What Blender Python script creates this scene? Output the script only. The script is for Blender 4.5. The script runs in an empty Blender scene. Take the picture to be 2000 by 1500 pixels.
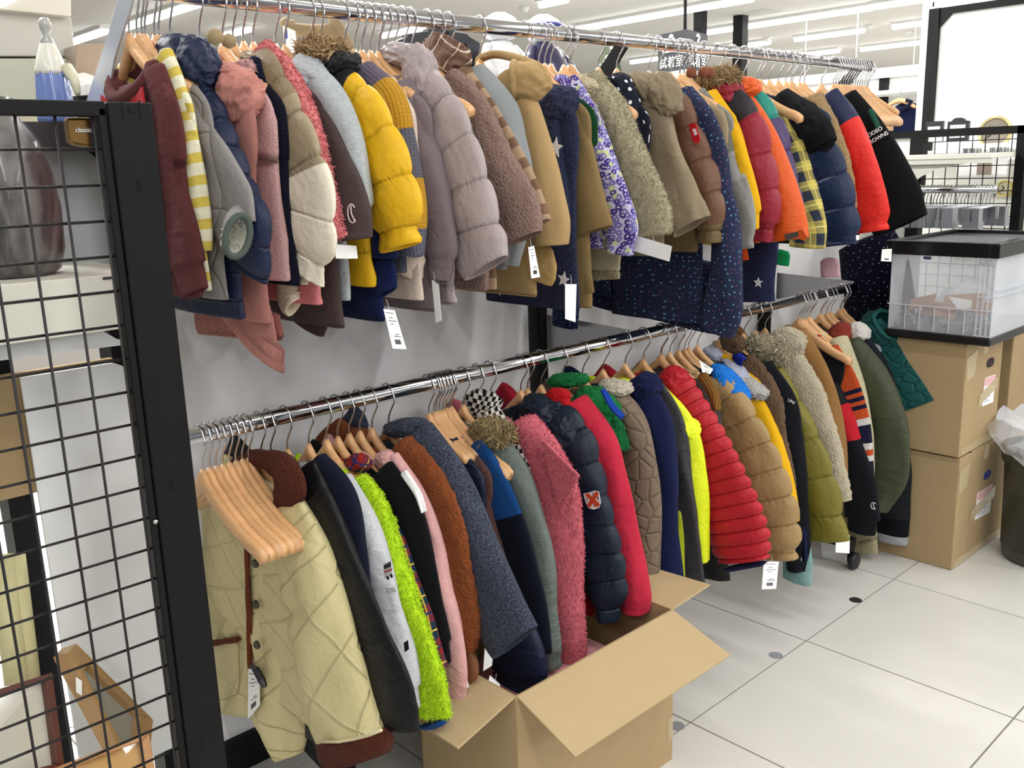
import bpy, math, random
import numpy as np
from mathutils import Vector, Matrix, noise
YR = 0.34; ZU = 1.767; ZL = 0.980; APEX = 0.077
random.seed(7); rng = np.random.default_rng(7)
scn = bpy.context.scene
COL = scn.collection
# ---------------------------------------------------------------- camera, world, lights, exposure
F = 1816.52
CAM = np.array([-1.83394, -1.30704, 1.45441])
ROT = np.array([[0.7248039, -0.6882502, -0.0311601], [0.1780586, 0.1434406, 0.9735091], [0.6655482, 0.7111515, -0.2265148]])
cam = bpy.data.objects.new('camera', bpy.data.cameras.new('camera'))
cam.data.sensor_width = 36; cam.data.lens = 36 * F / 2000; cam.data.clip_start = 0.02; cam.data.clip_end = 100
m4 = Matrix.Identity(4)
for i in range(3):
    m4[i][0] = ROT[0][i]; m4[i][1] = ROT[1][i]; m4[i][2] = -ROT[2][i]; m4[i][3] = CAM[i]
cam.matrix_world = m4
COL.objects.link(cam); scn.camera = cam
w = bpy.data.worlds.new('world'); scn.world = w; w.use_nodes = True
w.node_tree.nodes['Background'].inputs[0].default_value = (0.92, 0.96, 1.0, 1)
w.node_tree.nodes['Background'].inputs[1].default_value = 0.42
scn.view_settings.view_transform = 'Standard'; scn.view_settings.look = 'None'
scn.view_settings.gamma = 1; scn.view_settings.use_curve_mapping = False
scn.view_settings.exposure = 0.05
def area(x, y, z, sx, sy, power, col=(1, 0.99, 0.97)):
    l = bpy.data.lights.new('ceiling_lamp', 'AREA'); l.shape = 'RECTANGLE'; l.size = sx; l.size_y = sy
    l.energy = power; l.color = col
    o = bpy.data.objects.new('ceiling_lamp', l); o.location = (x, y, z); COL.objects.link(o)
for lx in (-3.6, -1.6, 0.4, 2.4, 4.6):
    area(lx, -2.2, 2.93, 0.12, 3.4, 48)
for lx in (-4.0, -1.6, 0.8, 3.2, 5.6):
    area(lx, -6.6, 2.93, 0.12, 4.2, 100)
for lx in (-1.6, 0.4, 2.4):
    area(lx, 2.9, 2.93, 0.12, 3.8, 150)
for lx in (5.0, 8.0, 11.0, 14.0, 17.0):
    area(lx, 2.5, 2.93, 0.12, 9.0, 145)
area(1.0, 9.0, 2.93, 6.0, 0.12, 250)

# ---------------------------------------------------------------- photo frame -> world on real planes
def ray(x, y):
    return ROT.T @ np.array([(x - 1000) / F, (750 - y) / F, 1.0])
def PX(x, y, X): d = ray(x, y); return CAM + d * ((X - CAM[0]) / d[0])
def PY(x, y, Y): d = ray(x, y); return CAM + d * ((Y - CAM[1]) / d[1])
def PZ(x, y, Z): d = ray(x, y); return CAM + d * ((Z - CAM[2]) / d[2])
def PD(x, y, D): return CAM + ray(x, y) * D
def pj(q):
    v = ROT @ (np.asarray(q, float) - CAM); return np.array([1000 + F * v[0] / v[2], 750 - F * v[1] / v[2]])

# ---------------------------------------------------------------- materials
def lin(h):
    h = h.lstrip('#'); c = [int(h[i:i + 2], 16) / 255 for i in (0, 2, 4)]
    return tuple(((x / 12.92) if x <= 0.04045 else ((x + 0.055) / 1.055) ** 2.4) for x in c) + (1.0,)
class NT:
    def __init__(s, name):
        s.m = bpy.data.materials.new(name); s.m.use_nodes = True; s.t = s.m.node_tree; s.b = s.t.nodes['Principled BSDF']
    def n(s, typ, ins=None, **at):
        k = s.t.nodes.new(typ)
        for a, v in at.items(): setattr(k, a, v)
        for i, v in (ins or {}).items():
            if isinstance(v, bpy.types.NodeSocket): s.t.links.new(v, k.inputs[i])
            else: k.inputs[i].default_value = v
        return k
    def math(s, op, a, b=0.0, c=0.0):
        return s.n('ShaderNodeMath', {0: a, 1: b, 2: c}, operation=op).outputs[0]
    def mix(s, f, a, b, bt='MIX'):
        k = s.n('ShaderNodeMix', data_type='RGBA', blend_type=bt)
        for i, v in ((0, f), (6, a), (7, b)):
            if isinstance(v, bpy.types.NodeSocket): s.t.links.new(v, k.inputs[i])
            else: k.inputs[i].default_value = v
        return k.outputs[2]
    def set(s, **kw):
        for k, v in kw.items():
            k = k.replace('_', ' ')
            if isinstance(v, bpy.types.NodeSocket): s.t.links.new(v, s.b.inputs[k])
            else: s.b.inputs[k].default_value = v
_mc = {}
def plain(hexc, rough=0.5, metal=0.0, bump=0.0, bscale=200, var=0.0, emis=0, alpha=1.0, trans=0.0, coat=0.0, name=None):
    key = ('p', hexc, rough, metal, bump, bscale, var, emis, alpha, trans, coat)
    if key in _mc: return _mc[key]
    s = NT(name or 'surface'); c = lin(hexc)
    tc = s.n('ShaderNodeTexCoord').outputs['Object']
    col = c
    if var:
        nz = s.n('ShaderNodeTexNoise', {'Vector': tc, 'Scale': bscale * 0.2, 'Detail': 4.0}).outputs[0]
        col = s.mix(nz, tuple(x * (1 - var) for x in c[:3]) + (1,), tuple(min(1, x * (1 + var)) for x in c[:3]) + (1,))
    s.set(Base_Color=col, Roughness=rough, Metallic=metal, Coat_Weight=coat)
    if name == 'black_powder_coat': s.set(Specular_IOR_Level=.22)
    if bump:
        nz = s.n('ShaderNodeTexNoise', {'Vector': tc, 'Scale': float(bscale), 'Detail': 3.0}).outputs[0]
        s.set(Normal=s.n('ShaderNodeBump', {'Strength': bump, 'Distance': 0.002, 'Height': nz}).outputs[0])
    if emis: s.set(Emission_Color=c, Emission_Strength=float(emis))
    if alpha < 1: s.set(Alpha=alpha)
    if trans: s.set(Transmission_Weight=trans)
    _mc[key] = s.m; return s.m
def wood(hexc, scale=1.0):
    key = ('w', hexc, scale)
    if key in _mc: return _mc[key]
    s = NT('wood'); c = lin(hexc)
    tc = s.n('ShaderNodeTexCoord').outputs['Object']
    mp = s.n('ShaderNodeMapping', {'Vector': tc, 'Scale': (30 * scale, 4 * scale, 60 * scale)}).outputs[0]
    nz = s.n('ShaderNodeTexNoise', {'Vector': mp, 'Scale': 1.5, 'Detail': 5.0, 'Distortion': 0.6}).outputs[0]
    inf = s.n('ShaderNodeObjectInfo').outputs['Random']
    col = s.mix(nz, tuple(x * 0.72 for x in c[:3]) + (1,), tuple(min(1, x * 1.18) for x in c[:3]) + (1,))
    hs = s.n('ShaderNodeHueSaturation', {'Hue': 0.5, 'Saturation': 1.0, 'Value': s.math('MULTIPLY_ADD', inf, 0.25, 0.87), 'Color': col}).outputs[0]
    s.set(Base_Color=hs, Roughness=0.42, Coat_Weight=0.25, Coat_Roughness=0.3)
    _mc[key] = s.m; return s.m
def cloth(hexc, kind='cotton', pat=None, cols=(), sc=1.0, blocks=None, pf=0):
    key = ('c', hexc, kind, pat, tuple(cols), sc, tuple(blocks) if blocks else None, pf)
    if key in _mc: return _mc[key]
    s = NT('fabric_' + kind); c = lin(hexc)
    tc = s.n('ShaderNodeTexCoord'); ob = tc.outputs['Object']; uv = tc.outputs['UV']
    sep = s.n('ShaderNodeSeparateXYZ', {0: uv}); U, V = sep.outputs[0], sep.outputs[1]
    col = c
    if blocks:
        fr = s.n('ShaderNodeAttribute', attribute_name='frac').outputs['Fac']
        rp = s.n('ShaderNodeValToRGB', {0: fr}); rp.color_ramp.interpolation = 'CONSTANT'
        el = rp.color_ramp.elements
        for i, (p, h) in enumerate(blocks):
            e = el[i] if i < 2 else el.new(p)
            e.position = p; e.color = lin(h)
        col = rp.outputs[0]
    C = [lin(x) for x in cols]
    def band(x, freq, lo, hi):
        f = s.math('FRACT', s.math('MULTIPLY', x, freq))
        return s.math('MULTIPLY', s.math('GREATER_THAN', f, lo), s.math('LESS_THAN', f, hi))
    if pat == 'stripe':
        col = s.mix(band(V, 1 / sc, 0.0, 0.45), col, C[0])
    elif pat == 'vstripe':
        col = s.mix(band(U, 1 / sc, 0.0, 0.4), col, C[0])
    elif pat == 'plaid':
        f1 = s.math('MULTIPLY', s.math('ADD', band(U, 1 / sc, 0.0, 0.5), band(V, 1 / sc, 0.0, 0.5)), 0.5)
        col = s.mix(f1, col, C[0])
        col = s.mix(s.math('MAXIMUM', band(U, 1 / sc, 0.22, 0.27), band(V, 1 / sc, 0.22, 0.27)), col, C[1])
        if len(C) > 2: col = s.mix(s.math('MAXIMUM', band(U, 1 / sc, 0.72, 0.78), band(V, 1 / sc, 0.72, 0.78)), col, C[2])
    elif pat in ('check', 'hound'):
        ck = s.n('ShaderNodeTexChecker', {'Vector': s.n('ShaderNodeMapping', {'Vector': uv, 'Rotation': (0, 0, 0.5 if pat == 'hound' else 0.0)}).outputs[0], 'Scale': 1 / sc}).outputs[1]
        col = s.mix(ck, col, C[0])
    elif pat == 'dots':
        v = s.n('ShaderNodeTexVoronoi', {'Vector': uv, 'Scale': 1 / sc, 'Randomness': 0.75}, voronoi_dimensions='2D')
        rc = s.n('ShaderNodeSeparateXYZ', {0: v.outputs['Color']}).outputs[0]
        dc = s.mix(s.math('GREATER_THAN', rc, 0.45), C[0], C[1] if len(C) > 1 else C[0])
        col = s.mix(s.math('LESS_THAN', v.outputs['Distance'], 0.07 if sc > .02 and len(C) == 1 and hexc != '#1b1f2c' else 0.15), col, dc)
    elif pat == 'floral':
        wv = s.n('ShaderNodeTexNoise', {'Vector': uv, 'Scale': 90.0}, noise_dimensions='2D').outputs[1]
        uv2 = s.mix(0.006, uv, wv, 'ADD')
        v = s.n('ShaderNodeTexVoronoi', {'Vector': uv2, 'Scale': 1 / sc, 'Randomness': 1.0}, voronoi_dimensions='2D')
        rc = s.n('ShaderNodeSeparateXYZ', {0: v.outputs['Color']}).outputs[0]
        d = v.outputs['Distance']
        dc = s.mix(s.math('GREATER_THAN', rc, 0.4), C[0], C[1]); dc = s.mix(s.math('GREATER_THAN', rc, 0.82), dc, C[2])
        col = s.mix(s.math('LESS_THAN', d, 0.56), col, dc)
        col = s.mix(s.math('LESS_THAN', d, 0.13), col, C[3])
    elif pat == 'marl':
        mp = s.n('ShaderNodeMapping', {'Vector': ob, 'Scale': (1, 0.6, 2.6)}).outputs[0]
        nz = s.n('ShaderNodeTexNoise', {'Vector': mp, 'Scale': 150 / sc, 'Detail': 5.0, 'Roughness': 0.8}).outputs[0]
        f = s.n('ShaderNodeMapRange', {0: nz, 1: 0.46, 2: 0.66}).outputs[0]
        col = s.mix(f, col, C[0])
    elif pat == 'camo':
        nz = s.n('ShaderNodeTexNoise', {'Vector': ob, 'Scale': 30.0}).outputs[0]
        col = s.mix(s.math('GREATER_THAN', nz, 0.52), col, C[0])
    # dye variation
    nz = s.n('ShaderNodeTexNoise', {'Vector': ob, 'Scale': 14.0, 'Detail': 3.0}).outputs[0]
    col = s.mix(s.math('MULTIPLY', nz, 0.30), col, s.mix(1.0, col, (0.55, 0.55, 0.55, 1), 'MULTIPLY'))
    rough = {'puffer': 0.5, 'nylon': 0.52, 'leather': 0.4}.get(kind, 0.9)
    h = None
    def addh(a, wt):
        nonlocal h
        a = s.math('MULTIPLY', a, wt); h = a if h is None else s.math('ADD', h, a)
    def N(scale, det=3.0, vec=ob, dist=0.0): return s.n('ShaderNodeTexNoise', {'Vector': vec, 'Scale': float(scale), 'Detail': det, 'Distortion': dist}).outputs[0]
    if kind in ('puffer', 'nylon'):
        addh(N(60, 3.0, dist=.8), 0.0022); addh(N(18, 2.0), 0.006)
        wr = s.n('ShaderNodeMapping', {'Vector': uv, 'Scale': (75, 16, 1)}).outputs[0] if pf else s.n('ShaderNodeMapping', {'Vector': uv, 'Scale': (14, 40, 1)}).outputs[0]
        wn = s.n('ShaderNodeTexNoise', {'Vector': wr, 'Scale': 1.0, 'Detail': 3.0, 'Distortion': .6}).outputs[0]
        if pf:
            sn = s.math('ABSOLUTE', s.math('SINE', s.math('MULTIPLY', V, math.pi / pf)))
            gr = s.math('POWER', s.math('MINIMUM', s.math('MULTIPLY', sn, 5.0), 1.0), .6)
            addh(gr, .005); addh(s.math('MULTIPLY', wn, s.math('SUBTRACT', 1.0, s.math('MINIMUM', s.math('MULTIPLY', sn, 1.5), .8))), .007)
        else: addh(wn, .006)
    elif kind in ('cotton', 'denim'):
        wr = s.n('ShaderNodeMapping', {'Vector': uv, 'Scale': (10, 26, 1)}).outputs[0]
        addh(s.n('ShaderNodeTexNoise', {'Vector': wr, 'Scale': 1.0, 'Detail': 3.0, 'Distortion': .9}).outputs[0], .007)
        addh(N(28, 3.0, dist=0.8), 0.006); addh(N(900, 1.0), 0.0006)
    elif kind in ('fleece',): addh(N(500, 3.0), 0.0028); addh(N(20), 0.006)
    elif kind in ('teddy',):
        vo = s.n('ShaderNodeTexVoronoi', {'Vector': ob, 'Scale': 170.0}).outputs['Distance']; addh(vo, -0.005); addh(N(380, 2.0), 0.004)
        col = s.mix(s.math('MULTIPLY', N(230, 2.0), 0.5), col, s.mix(1.0, col, (0.45, 0.45, 0.45, 1), 'MULTIPLY'))
    elif kind == 'fluffy': addh(N(300, 2.0), 0.004)
    elif kind == 'wool': addh(N(700, 3.0), 0.002); addh(N(24), 0.006)
    elif kind == 'knit':
        a = s.math('SINE', s.math('MULTIPLY', U, 2 * math.pi / (0.006 * sc))); b = s.math('SINE', s.math('MULTIPLY', V, 2 * math.pi / (0.005 * sc)))
        addh(a, 0.0008); addh(b, 0.0006); addh(N(600), 0.002)
        col = s.mix(s.math('MULTIPLY_ADD', a, 0.15, 0.15), col, s.mix(1.0, col, (0.5, 0.5, 0.5, 1), 'MULTIPLY'))
    elif kind == 'rib': addh(s.math('SINE', s.math('MULTIPLY', U, 2 * math.pi / (0.007 * sc))), 0.0018); addh(N(500), 0.001)
    elif kind == 'cord':
        addh(s.math('SINE', s.math('MULTIPLY', U, 2 * math.pi / (0.004 * sc))), 0.0006); addh(N(25), 0.008)
    if kind in ('quilt', 'onion', 'starquilt'):
        if kind == 'quilt':
            p = 0.052 * sc
            a = s.math('PINGPONG', s.math('ADD', U, V), p / 1.0); b = s.math('PINGPONG', s.math('SUBTRACT', U, V), p / 1.0)
            g = s.math('MINIMUM', a, b); g = s.math('POWER', s.math('MINIMUM', s.math('MULTIPLY', g, 1 / 0.010), 1.0), 0.5)
        else:
            g = s.n('ShaderNodeTexVoronoi', {'Vector': uv, 'Scale': 26 / sc, 'Randomness': 0.9 if kind == 'onion' else 1.0}, voronoi_dimensions='2D', feature='DISTANCE_TO_EDGE').outputs['Distance']
            g = s.math('POWER', s.math('MINIMUM', s.math('MULTIPLY', g, 7.0), 1.0), 0.6)
        addh(g, 0.0042); addh(N(40, 3.0, dist=.8), 0.004); rough = 0.6
    s.set(Base_Color=col, Roughness=rough, Specular_IOR_Level=.28 if kind in ('puffer', 'nylon', 'leather') else .12)
    if kind not in ('puffer', 'nylon', 'leather', 'quilt', 'onion'): s.set(Sheen_Weight=0.03)
    if h is not None: s.set(Normal=s.n('ShaderNodeBump', {'Strength': 0.9, 'Distance': 1.0, 'Height': h}).outputs[0])
    _mc[key] = s.m; return s.m

M_CHROME = plain('#c9c9cc', 0.13, 1.0, name='chrome')
M_HOOK = plain('#c4c4c8', 0.2, 1.0, name='hook_steel')
M_BLACK = plain('#08080a', 0.55, 0.0, 0.15, 900, name='black_powder_coat')
M_WIRE = plain('#110d0e', 0.6, name='black_wire')
M_WHITE = plain('#e9e9e6', 0.5, name='white_painted_metal')
M_PANEL = plain('#ececee', 0.5, name='grey_white_panel')
M_WOOD = wood('#d2a271')
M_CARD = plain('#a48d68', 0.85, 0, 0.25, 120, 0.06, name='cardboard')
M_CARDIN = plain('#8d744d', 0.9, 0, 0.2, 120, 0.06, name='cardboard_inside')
M_TAG = plain('#f1f1f0', 0.6, name='tag_paper')
M_INK = plain('#3a3a3c', 0.7, name='ink')
M_TAPE = plain('#d9c7a0', 0.25, alpha=0.55, name='clear_tape')
M_CLEAR = plain('#e8ecf2', 0.12, alpha=0.22, name='clear_plastic')
M_FROST = plain('#dfe3ea', 0.3, alpha=0.45, name='frosted_plastic')

ORD = 'first second third fourth fifth sixth seventh eighth ninth tenth eleventh twelfth thirteenth fourteenth fifteenth sixteenth seventeenth eighteenth nineteenth twentieth twenty-first twenty-second twenty-third twenty-fourth twenty-fifth twenty-sixth'.split()
# ---------------------------------------------------------------- object helpers
def link(o, parent=None, label=None, cat=None, group=None, kind=None):
    COL.objects.link(o)
    if parent is not None: o.parent = parent
    for k, v in (('label', label), ('category', cat), ('group', group), ('kind', kind)):
        if v: o[k] = v
    return o
def empty(name, loc, label, cat, group=None, kind=None):
    o = bpy.data.objects.new(name, None); o.empty_display_size = 0.05; o.location = tuple(float(v) for v in loc)
    return link(o, None, label, cat, group, kind)
class G:
    """collects geometry in world coordinates"""
    def __init__(s): s.v = []; s.f = []
    def add(s, vs, fs):
        k = len(s.v); s.v += [tuple(float(c) for c in p) for p in vs]; s.f += [tuple(i + k for i in f) for f in fs]; return s
    def box(s, a, b):
        x0, y0, z0 = a; x1, y1, z1 = b
        return s.add([(x0, y0, z0), (x1, y0, z0), (x1, y1, z0), (x0, y1, z0), (x0, y0, z1), (x1, y0, z1), (x1, y1, z1), (x0, y1, z1)],
                     [(0, 3, 2, 1), (4, 5, 6, 7), (0, 1, 5, 4), (1, 2, 6, 5), (2, 3, 7, 6), (3, 0, 4, 7)])
    def slab(s, quad, n):
        """polygon extruded by vector n"""
        q = [np.array(p, float) for p in quad]; n = np.array(n, float); k = len(q)
        return s.add(q + [p + n for p in q], [tuple(range(k))[::-1], tuple(range(k, 2 * k))] + [(i, (i + 1) % k, (i + 1) % k + k, i + k) for i in range(k)])
    def tube(s, pts, r, seg=8, cap=True):
        pts = [np.array(p, float) for p in pts]; n = len(pts); rs = r if hasattr(r, '__len__') else [r] * n
        t = pts[1] - pts[0]; t /= np.linalg.norm(t); up = np.array([0, 0, 1.]) if abs(t[2]) < .9 else np.array([1., 0, 0])
        a = np.cross(t, up); a /= np.linalg.norm(a); vs = []
        for i, p in enumerate(pts):
            t = pts[min(i + 1, n - 1)] - pts[max(i - 1, 0)]; t /= np.linalg.norm(t) + 1e-12
            a = a - t * (a @ t); a /= np.linalg.norm(a) + 1e-12; b = np.cross(t, a)
            for j in range(seg):
                th = 2 * math.pi * j / seg; vs.append(p + rs[i] * (a * math.cos(th) + b * math.sin(th)))
        fs = [(i * seg + j, i * seg + (j + 1) % seg, (i + 1) * seg + (j + 1) % seg, (i + 1) * seg + j) for i in range(n - 1) for j in range(seg)]
        if cap: fs += [tuple(range(seg))[::-1], tuple(range((n - 1) * seg, n * seg))]
        return s.add(vs, fs)
    def lathe(s, c, prof, seg=24, ax=2):
        vs = []; c = np.array(c, float)
        for r, h in prof:
            for j in range(seg):
                th = 2 * math.pi * j / seg; p = [r * math.cos(th), r * math.sin(th), h]
                if ax == 1: p = [p[0], h, p[1]]
                if ax == 0: p = [h, p[0], p[1]]
                vs.append(c + np.array(p))
        n = len(prof)
        fs = [(i * seg + j, i * seg + (j + 1) % seg, (i + 1) * seg + (j + 1) % seg, (i + 1) * seg + j) for i in range(n - 1) for j in range(seg)]
        return s.add(vs, fs + [tuple(range(seg))[::-1], tuple(range((n - 1) * seg, n * seg))])
    def obj(s, name, mat, parent=None, smooth=False, bevel=0, **kw):
        me = bpy.data.meshes.new(name)
        off = np.array(parent.matrix_basis.translation) if parent is not None else np.zeros(3)
        p = parent
        while p is not None and p.parent is not None:
            p = p.parent; off = off + np.array(p.matrix_basis.translation)
        if parent is None and s.v:
            a = np.array(s.v); off = np.array([(a[:, 0].min() + a[:, 0].max()) / 2, (a[:, 1].min() + a[:, 1].max()) / 2, a[:, 2].min()])
        me.from_pydata([tuple(np.array(v) - off) for v in s.v], [], s.f); me.materials.append(mat)
        if smooth: me.shade_smooth()
        me.validate(); me.update()
        o = bpy.data.objects.new(name, me)
        if parent is None: o.location = tuple(off)
        link(o, parent, **kw)
        if bevel:
            b = o.modifiers.new('bevel', 'BEVEL'); b.width = bevel; b.segments = 2; b.limit_method = 'ANGLE'
        return o
def text(s, mat, parent, size, origin, xdir, ydir, name='lettering', ext=0.0006, align='LEFT', font=None, shear=0):
    cu = bpy.data.curves.new(name, 'FONT'); cu.body = s; cu.size = size; cu.extrude = ext; cu.align_x = align; cu.shear = shear
    cu.materials.append(mat); cu.space_line = 0.8
    x = Vector(xdir).normalized(); z = x.cross(Vector(ydir)).normalized(); y = z.cross(x)
    off = Vector((0, 0, 0)); p = parent
    while p is not None: off += p.location; p = p.parent
    t_ = bpy.data.objects.new(name, cu); COL.objects.link(t_)
    me = bpy.data.meshes.new_from_object(t_.evaluated_get(bpy.context.evaluated_depsgraph_get()))
    bpy.data.objects.remove(t_); me.name = name; me.materials.clear(); me.materials.append(mat)
    o = bpy.data.objects.new(name, me)
    mm = Matrix((x, y, z)).transposed().to_4x4(); mm.translation = Vector([float(v) for v in origin]) - off
    link(o, parent); o.matrix_local = mm
    return o
# ================================================================ floor, ceiling, walls
fl = bpy.data.objects.new('floor', None); link(fl, kind='structure')
def tile_mat():
    s = NT('floor_tile'); ob = s.n('ShaderNodeTexCoord').outputs['Object']; inf = s.n('ShaderNodeObjectInfo').outputs['Random']
    nz = s.n('ShaderNodeTexNoise', {'Vector': ob, 'Scale': 7.0, 'Detail': 5.0}).outputs[0]
    f = s.math('MULTIPLY_ADD', inf, .35, s.math('MULTIPLY', nz, .6))
    s.set(Base_Color=s.mix(f, lin('#c6c4bf'), lin('#d2d0cb')), Roughness=s.n('ShaderNodeMapRange', {0: nz, 3: .30, 4: .45}).outputs[0], Specular_IOR_Level=.35)
    return s.m
MT = tile_mat()
g = G().box((-.2975, -.2975, -.008), (.2975, .2975, 0)); tm = bpy.data.meshes.new('tile'); tm.from_pydata(g.v, [], g.f); tm.materials.append(MT)
for i in range(-5, 12):
    for j in range(-4, 6):
        o = bpy.data.objects.new('tile', tm); o.location = (.6 * i + .3, .6 * j + .3, 0); link(o, fl)
G().box((-8, -8, -.05), (22, 16, -.0025)).obj('grout_bed', plain('#77736e', .9, name='grout'), fl)
G().box((3.0 + 4.2, -8, -.004), (22, 16, -.0005)).obj('far_paving', MT, fl)
ce = G().box((-8, -8, 3.0), (22, 16, 3.1)).obj('ceiling', plain('#e2e0da', .85, 0, .05, 30, .02, name='ceiling_paint'), kind='structure')
G().box((-8, 13.0, 0), (22, 13.1, 3.0)).obj('wall_back', plain('#dedcd8', .7, name='wall_paint'), kind='structure')
G().box((19.8, -8, 0), (19.9, 13, 3.0)).obj('wall_right', plain('#e4e4e2', .7, name='wall_paint2'), kind='structure')
# ceiling tubes: (end 1, end 2) in the photo frame, all run along Y at ceiling height
TUBE = plain('#ffffff', .5, emis=12.0, name='lit_tube')
def tubelight(p1, p2, label, H=2.955):
    a = PZ(*p1, H); b = PZ(*p2, H); X = (a[0] + b[0]) / 2; y0, y1 = sorted((a[1], b[1]))
    r = empty('ceiling_light', (X, (y0 + y1) / 2, 3.0), label, 'ceiling light')
    G().box((X - .07, y0, 2.972), (X + .07, y1, 3.0)).obj('housing', M_WHITE, r)
    G().tube([(X, y0 + .01, H - .005), (X, y1 - .01, H - .005)], .028, 10).obj('tube', TUBE, r, smooth=True)
for p1, p2, lb in [((1112, 57), (1480, -2), 'long lit ceiling tube above the hanging black sign'), ((1382, 64), (1700, 14), 'lit ceiling tube crossing behind the black ceiling pole'),
                   ((1700, 14), (1815, -3), 'lit ceiling tube running to the top of the white column'), ((1551, 77), (1690, 59), 'short lit ceiling tube right of the black ceiling pole'),
                   ((1400, 96), (1505, 82), 'short lit ceiling tube crossing behind the pole top'), ((1241, 122), (1330, 106), 'far lit ceiling tube left of the hanging sign'),
                   ((1560, 108), (1640, 98), 'far lit ceiling tube low above the upper rail end'), ((1684, 97), (1812, 80), 'far lit ceiling tube near the navy sweater'), ((1744, 53), (1814, 43), 'lit ceiling tube beside the white column'),
                   ((1048, 9), (1115, -1), 'lit ceiling tube at the top edge of the picture centre'), ((140, 82), (212, 60), 'lit ceiling tube behind the wrapped cartons'),
                   ((242, 54), (404, 3), 'bright ceiling tube behind the hooks at top left'), ((429, 69), (498, 57), 'small lit ceiling tube behind the driftwood'),
                   ((735, 69), (842, 54), 'lit ceiling tube behind the black stepped panel'), ((1700, 160), (1810, 150), 'lowest far ceiling tube')]:
    tubelight(p1, p2, lb)
for (x, y) in ((1024, 13), (1698, 48), (1776, 60), (232, 54), (1497, 73)):
    p = PZ(x, y, 3.0); G().lathe(p, [(.05, 0), (.05, -.02), (.03, -.05), (0, -.05)], 14).obj('smoke_detector', M_WHITE, smooth=True, label='small white ceiling sensor seen at %s' % {1024: 'top centre', 1698: 'the right over the short tube', 1776: 'the right beside the white column', 232: 'the left beside the silver bracket', 1497: 'the ceiling hatch'}[x], cat='sensor')
q = [PZ(x, y, 2.999) for x, y in ((1444, 28), (1476, 32), (1527, 22), (1492, 17))]
G().slab(q, (0, 0, -.004)).obj('ceiling_hatch', plain('#d2d0ca', .8), label='square access hatch in the ceiling beside the black pole', cat='hatch')
# ceiling poles and the hanging sign
def vbox(x, y, D, hw, z0, z1): p = PD(x, y, D); return (p[0] - hw, p[1] - hw, z0), (p[0] + hw, p[1] + hw, z1)
p = PZ(1447, 30, 3.0)
G().box((p[0] - .06, p[1] - .06, 0), (p[0] + .06, p[1] + .06, 3.0)).obj('ceiling_pole', M_BLACK, bevel=.004, label='black square pole rising to the ceiling behind the upper rail', cat='pole')
p = PZ(1368, 20, 3.0)
G().box((p[0] - .05, p[1] - .05, 0), (p[0] + .05, p[1] + .05, 3.0)).obj('ceiling_pole', M_BLACK, label='black pole behind the hanging fitting-room sign', cat='pole')
c0 = PD(1341, 57, 4.4); ux = PD(1285, 63, 4.4 + .17) - c0; uy = PD(1382, 60, 4.4 + .20) - c0; ux[2] = 0; uy[2] = 0
zt = c0[2]; zb = PD(1341, 133, 4.4)[2]
sg = empty('hanging_sign', (c0[0], c0[1], zb), 'black four-sided fitting-room sign with white hanger symbols hung from the ceiling', 'sign')
c3 = ux + uy
SB = plain('#34363c', .5, name='sign_grey')
G().slab([(*(c0 + v)[:2], zb) for v in (np.zeros(3), ux, c3, uy)], (0, 0, zt - zb)).obj('sign_box', SB, sg)
G().slab([(*(c0 + v)[:2], zb - .004) for v in (np.zeros(3), ux, c3, uy)], (0, 0, .003)).obj('sign_underside', M_WHITE, sg)
mid = c0 + c3 * .5; G().tube([(c0[0] + c3[0] * .2, c0[1] + c3[1] * .2, zt), (c0[0] + c3[0] * .2, c0[1] + c3[1] * .2, 3.0)], .008, 8).obj('rod', M_BLACK, sg)
MW = plain('#f4f4f4', .6, name='sign_white')
for a, d in ((c0 + ux, -ux), (c0, uy)):
    d = d.copy(); n = np.cross(d, [0, 0, 1.]); n /= np.linalg.norm(n); L = np.linalg.norm(d); dn = d / L; off = n * .004
    H = zt - zb
    def sp(u, v): return np.array([a[0], a[1], zb]) + dn * (u * L) + np.array([0, 0, v * H]) + off
    text('試着室', MW, sg, L * .28, sp(.08, .12), tuple(dn), (0, 0, 1), ext=.001)
    hk = [sp(.5 + .05 * math.cos(t), .86 + .06 * math.sin(t)) for t in np.linspace(math.pi, -.9, 10)] + [sp(.5, .76), sp(.5, .70)]
    G().tube(hk, .006, 6).obj('hanger_symbol', MW, sg); G().tube([sp(.5, .70), sp(.25, .58), sp(.22, .52), sp(.78, .52), sp(.75, .58), sp(.5, .70)], .006, 6).obj('hanger_symbol', MW, sg)

# ================================================================ wall gondola behind the rails
YW = .69; XP = [-2.37, -1.11, .15, 1.43]
gd = empty('wall_rack', (0, YW, 0), 'long black-framed display wall with grey panels behind the clothes rails', 'display rack')
for a, b in zip(XP[:-1], XP[1:]):
    if a < -2: continue
    G().box((a + .03, YW + .01, .09), (b - .03, YW + .025, 1.50)).obj('back_panel', M_PANEL, gd)
for x in XP[1:]:
    pg = G().box((x - .022, YW - .02, 0), (x + .022, YW + .05, 1.62)).obj('upright', M_BLACK, gd)
    sl = G()
    for k in range(30): sl.box((x - .004, YW - .0215, .1 + k * .05), (x + .004, YW - .019, .13 + k * .05))
    sl.obj('slots', plain('#050506', .8), pg, kind='stuff')
G().box((1.452, YW + .01, .09), (2.18, YW + .025, 1.525)).obj('back_panel', M_PANEL, gd); G().box((1.452, YW, 1.525), (2.20, YW + .04, 1.553)).obj('top_rail', M_BLACK, gd); G().box((1.43, YW - .012, .0), (2.2, YW + .03, .09)).obj('base_rail', M_BLACK, gd)
G().box((-1.11, YW - .012, .0), (1.43, YW + .03, .09)).obj('base_rail', M_BLACK, gd, bevel=.002)
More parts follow.
